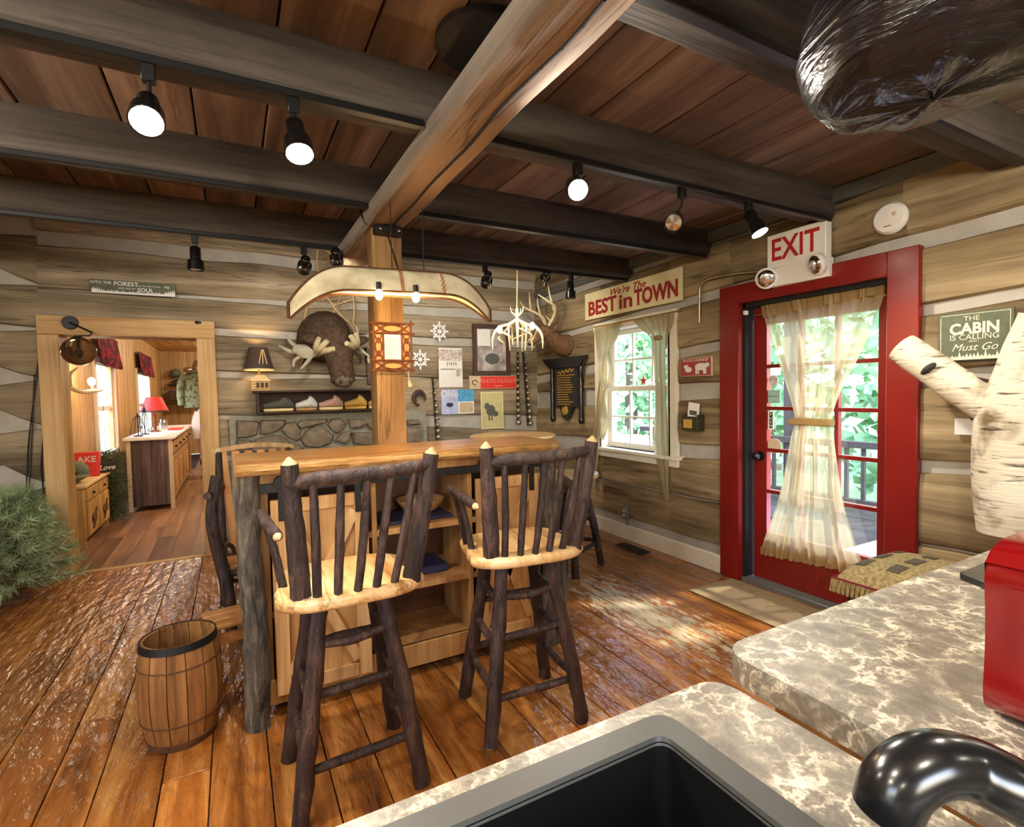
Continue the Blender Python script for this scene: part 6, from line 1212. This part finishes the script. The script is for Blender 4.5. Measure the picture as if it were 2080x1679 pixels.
# clothes
sh_ = thing('white_shirt', 'white shirt on a form at the end of the far cabinet', 'shirt', (-.36, 10.4, .0)); mb = MB(); bark(mb, [(0, 0, .35), (0, 0, .75), (.0, 0, 1.0), (0, 0, 1.18), (0, 0, 1.26)], [.17, .16, .19, .17, .06], 16, .06, 5); mb.build('torso', 'cloth_white', sh_, smooth=70); MB().tube([(0, 0, 0), (0, 0, .5)], .02, 8).build('stand', 'dark_walnut', sh_)
for sg in (-1, 1): mb = MB(); bark(mb, [(sg * .15, 0, 1.15), (sg * .21, -.02, .95), (sg * .2, -.03, .7)], [.07, .06, .05], 10, .05, 4); mb.build('sleeve', 'cloth_white', sh_, smooth=70)
cj = thing('camo_jacket', 'green camouflage jacket hanging at the back of the far room', 'jacket', (-.62, 12.6, .55)); mb = MB(); bark(mb, [(0, 0, .65), (0, 0, 1.0), (0, 0, 1.3), (0, 0, 1.40)], [.26, .25, .24, .10], 14, .1, 5); mb.v = [(x, y * .45, z) for x, y, z in mb.v]; mb.build('body', 'cloth_camo', cj, smooth=70)
for sg in (-1, 1): mb = MB(); bark(mb, [(sg * .22, 0, 1.3), (sg * .30, -.02, 1.05), (sg * .30, -.04, .7)], [.08, .075, .06], 10, .05, 4); mb.build('sleeve', 'cloth_camo', cj, smooth=70)
MB().tube([(0, 0, 1.38), (0, 0, 1.48), (.04, 0, 1.52), (.08, 0, 1.49)], .008, 6).build('hanger', 'cut_wood', cj); MB().tube([(0, 0, -.55), (0, 0, .7)], .02, 8).build('pole', 'dark_walnut', cj)
bs_ = thing('wall_bracket_ornament', 'silver boot shaped ornament on the far pine wall', 'ornament', (-.72, FY - .08, 2.05)); MB().blob((0, 0, .12), (.10, .06, .16), 12, 8).build('cuff', 'bell_metal', bs_); MB().tube(arc(lambda t_: (.10 * math.sin(6 * t_), 0, -.15 - .2 * math.cos(6 * t_)), 16), .03, 8).build('loop', 'bell_metal', bs_); MB().blob((-.2, 0, .05), (.09, .03, .06), 10, 6).build('wing', 'bell_metal', bs_)
for k, (x_, z_, r_, mt_, lb) in enumerate(((-1.18, 1.95, (.18, .14, .09), 'green_hat', 'upper green hat stacked on the far wall'), (-1.10, 1.72, (.28, .16, .09), 'slip_green', 'lower wide brimmed green hat on the far wall'))):
    h_ = thing('hat', lb, 'hat', (x_, FY - .2, z_), 0, 'hats on the far wall'); MB().blob((0, 0, .05), (r_[0] * .6, r_[1], r_[2] * 1.2), 14, 8).build('crown', mt_, h_); MB().blob((0, 0, 0), (r_[0], r_[1] * 1.1, .03), 16, 6).build('brim', mt_, h_)
MB_ = tag(MB().box(-1.35, -.98, FY - .30, FY - .05, 1.35, 1.58).build('brown_box', 'frame_brown', bevel=.01), 'reddish brown box on the far wall behind the lamp', 'box'); tag(MB().box(-.96, -.65, FY - .28, FY - .1, 1.28, 1.54).build('cream_cloth', 'slip_sole', bevel=.03), 'crumpled cream patterned cloth behind the camouflage jacket', 'cloth')
for x0_, x1_ in ((-1.4, -.6),): tag(MB().box(-1.42, -.55, FY - .4, FY - .02, 1.25, 1.28).build('far_shelf', 'dark_walnut'), 'dark shelf along the far wall of the far room', 'shelf')
# antler wall light on the left boards
q = px(188, 773, LX + .18); as_ = thing('antler_sconce', 'lit cream antler wall light beside the nearer far room window', 'lamp', (LX + .02, q.y - .35, q.z)); MB().box(-.015, .01, -.05, .05, -.1, .1).build('wall_plate', 'cut_wood', as_)
mb = MB(); bark(mb, [(0, 0, -.05), (.12, .0, -.12), (.2, .25, -.11), (.22, .5, -.1)], [.025, .022, .02, .008], 8, .05); bark(mb, [(.05, 0, -.08), (.06, -.05, .05), (.12, -.03, .12)], [.02, .018, .008], 8, .05); mb.build('antler', 'antler_cream', as_, smooth=70); MB().tube([(.16, .3, -.12), (.16, .3, -.05)], .012, 8).build('socket', 'antler_cream', as_); MB().blob((.16, .3, -.01), (.035, .035, .045), 12, 8).build('bulb', 'bulb_warm2', as_)
lamp('antler_sconce_light', 'POINT', Vector(as_.location) + Vector((.2, .3, .0)), 6, (1, .75, .45), .04)
for yy in (7.0, 10.0, 13.0):
    s_ = thing('ceiling_lamp', ['round ceiling lamp of the far room nearest the doorway', 'round ceiling lamp in the middle of the far room', 'round ceiling lamp at the far end of the far room'][int((yy - 7) / 3)], 'lamp', (.3, yy, 2.54)); MB().lathe([(0, -.06), (.12, -.05), (.15, 0)], 20).build('bowl', 'bulb_warm2', s_); lamp('far_room_light', 'POINT', (.3, yy, 2.40), 45, (1, .88, .7), .12)
# ================================================================ TRACK SPOTS, ADDED FILL SPOTS
def spot(stem_px, head_px, jy, lit, label, aim=None, power=0):
    Y_ = jy + .015; top = Vector((py(stem_px[0], stem_px[1], Y_).x, Y_, ZJ - .026)); hd = py(head_px[0], head_px[1], Y_ - (.02 if not lit else .06)); 
    s_ = thing('track_or_fill_spot', label, 'spotlight', top, 0, 'track spotlights'); d_ = hd - top
    MB().box(-.018, .018, -.016, .016, -.05, 0).build('adapter', 'track_black', s_, bevel=.003); k0 = Vector((0, 0, -.05)); ax = (Vector(aim) - hd).normalized() if aim is not None else Vector((0, 0, -1)); b0 = d_ - ax * .13
    MB().tube([k0, k0 + Vector((0, 0, -.02)), b0], .0065, 8).build('stem', 'track_black', s_)
    MB().lathe([(0, 0), (.018, 0), (.029, .01), (.029, .075), (.043, .085), (.046, .14), (.042, .141), (.036, .11), (0, .11)], 18).xf(Matrix.Translation(b0) @ ax.to_track_quat('Z', 'Y').to_matrix().to_4x4()).build('can', 'gloss_black', s_, smooth=50)
    MB().lathe([(.0, 0), (.038, 0), (.038, .004), (0, .012)], 18).xf(Matrix.Translation(b0 + ax * .13) @ ax.to_track_quat('Z', 'Y').to_matrix().to_4x4()).build('bulb', 'bulb_white' if lit else 'chrome', s_, smooth=0)
    if lit and power: lamp('track_or_fill_light', 'SPOT', top + b0 + ax * .16, power, (1, .9, .76), .035, top + b0 + ax * 2, 125, .7)
J3, J2, J1, J0 = JY[0], JY[1], JY[2], JY[3]
spot((300, 118), (298, 243), J1, True, 'lit track spotlight at upper left nearest the left edge', (-.15, .75, 1.0), 60)
spot((595, 190), (608, 308), J1, True, 'lit track spotlight hanging left of the timber beam', (.3, 1.05, .6), 60)
spot((1173, 318), (1173, 385), J1, True, 'lit track spotlight right of the timber beam', (.8, .55, 1.4), 60)
spot((1385, 378), (1368, 452), J1, False, 'dark tilted track spotlight left of the exit sign', px(1340, 520, 1.5))
spot((1520, 412), (1542, 470), J1, True, 'lit track spotlight beside the exit sign', (2.6, 1.2, .9), 50)
spot((396, 487), (398, 545), J3, False, 'black track spotlight above the doorway')
spot((617, 508), (618, 545), J3, True, 'track spotlight above the left end of the canoe aimed at the wall', (.5, 5.3, 1.75), 22)
spot((690, 512), (684, 530), J3, True, 'track spotlight just left of the beam end aimed at the wall', (1.0, 5.3, 1.75), 14)
spot((985, 540), (988, 575), J3, True, 'track spotlight above the right end of the canoe aimed at the wall', (2.3, 5.3, 1.5), 24)
spot((1107, 552), (1106, 570), J3, True, 'track spotlight left of the antlers in the corner', (2.95, 5.3, 1.6), 18)
spot((1160, 560), (1159, 603), J3, False, 'black track spotlight in front of the cream town sign')
def fill_spot(x_, jy, aim, power, label):  # fill lamp added out of view to brighten the room, built like a track head
    top = Vector((x_, jy + .015, ZJ - .026)); s_ = thing('track_or_fill_spot', label, 'spotlight', top, 0, 'track spotlights'); MB().tube([(0, 0, 0), (0, 0, -.05)], .012, 8).build('stem', 'track_black', s_); ax = (Vector(aim) - top).normalized(); b0 = Vector((0, 0, -.05))
    MB().tube([b0, b0 + ax * .08, b0 + ax * .139], [.029, .029, .046], 16).build('can', 'gloss_black', s_); MB().lathe([(.0, 0), (.036, 0), (0, .01)], 16).xf(Matrix.Translation(b0 + ax * .142) @ ax.to_track_quat('Z', 'Y').to_matrix().to_4x4()).build('bulb', 'bulb_white', s_); lamp('track_or_fill_light', 'POINT', top + b0 + ax * .20, power * .55, (1, .9, .76), .05)
for k, (x_, jy, aim, pw_) in enumerate(((-1.9, JY[4], (-1.6, 2.5, 0), 80), (-.8, JY[4], (-.2, 3.2, .8), 80), (1.5, JY[4], (2.2, 2.4, .9), 40), (2.6, JY[4], (3.1, 1.6, .9), 16), (0.2, JY[5], (.6, 1.6, .6), 60), (1.9, JY[6], (1.2, .4, .9), 22), (-1.6, JY[2], (-1.4, 5.2, 1.2), 70), (-2.2, JY[6], (-1, .5, 0), 60))):
    fill_spot(x_, jy, aim, pw_, 'added fill spotlight ' + ['out of view at far left', 'behind the viewer left of the beam', 'behind the viewer over the sink', 'behind the viewer over the side counter', 'straight behind the viewer', 'at the rear right of the room', 'left of the picture above the fir tree', 'at the rear left of the room'][k])
# ceiling speaker beside the beam
q0_ = pz(985, 85, ZC - .01)
sp = thing('ceiling_speaker', 'black round speaker on the ceiling boards partly hidden by the beam', 'speaker', (q0_.x, q0_.y, ZC - .006)); mb = MB().lathe([(0, -.03), (.15, -.03), (.165, -.02), (.165, 0), (0, 0)], 32); mb.build('grille', 'porch_dark', sp, smooth=40)
# large black shade at the upper right
bk = thing('hanging_shade', 'large glossy black wrinkled shade hanging at the upper right corner', 'lampshade', (1.455, .62, 2.10)); mb = MB(); vs = []; fs = []; n = 64
pf = [(.02, .42), (.10, .40), (.2, .33), (.262, .2), (.272, .10), (.262, .035), (.235, -.008), (.18, -.03), (.09, -.04), (.0, -.042)]
for j, (r_, z) in enumerate(pf):
    for i in range(n):
        a = 2 * PI * i / n; q = Vector((math.cos(a), math.sin(a), z * 4)); rr = r_ * (1 + .05 * mnoise.noise(q * 1.6) + (.018 * math.sin(a * 3 + z * 90))); vs.append((rr * math.cos(a), rr * math.sin(a), z + .015 * mnoise.noise(q * 2.3 + Vector((5, 0, 0)))))
for j in range(len(pf) - 1):
    for i in range(n): fs.append((j * n + i, j * n + (i + 1) % n, (j + 1) * n + (i + 1) % n, (j + 1) * n + i))
mb._a(vs, fs); m, t, b = newmat('wrinkled_black'); N = t.nodes.new; L = t.links.new; tc = N('ShaderNodeTexCoord'); mp = N('ShaderNodeMapping'); mp.inputs['Scale'].default_value = (2, 2, 14); L(tc.outputs['Object'], mp.inputs[0]); nn = N('ShaderNodeTexNoise'); nn.inputs['Scale'].default_value = 3.0; nn.inputs['Detail'].default_value = 4; nn.inputs['Distortion'].default_value = 1.2; L(mp.outputs[0], nn.inputs[0]); bp = N('ShaderNodeBump'); bp.inputs['Strength'].default_value = .5; bp.inputs['Distance'].default_value = .03; L(nn.outputs['Fac'], bp.inputs['Height']); L(bp.outputs[0], b.inputs['Normal']); b.inputs['Base Color'].default_value = lin('#1a1516'); b.inputs['Roughness'].default_value = .25; M['wrinkled_black'] = m
mb.build('shade', 'wrinkled_black', bk, smooth=80); MB().tube([(0, 0, .4), (0, 0, .475)], .008, 8).build('stem', 'track_black', bk)
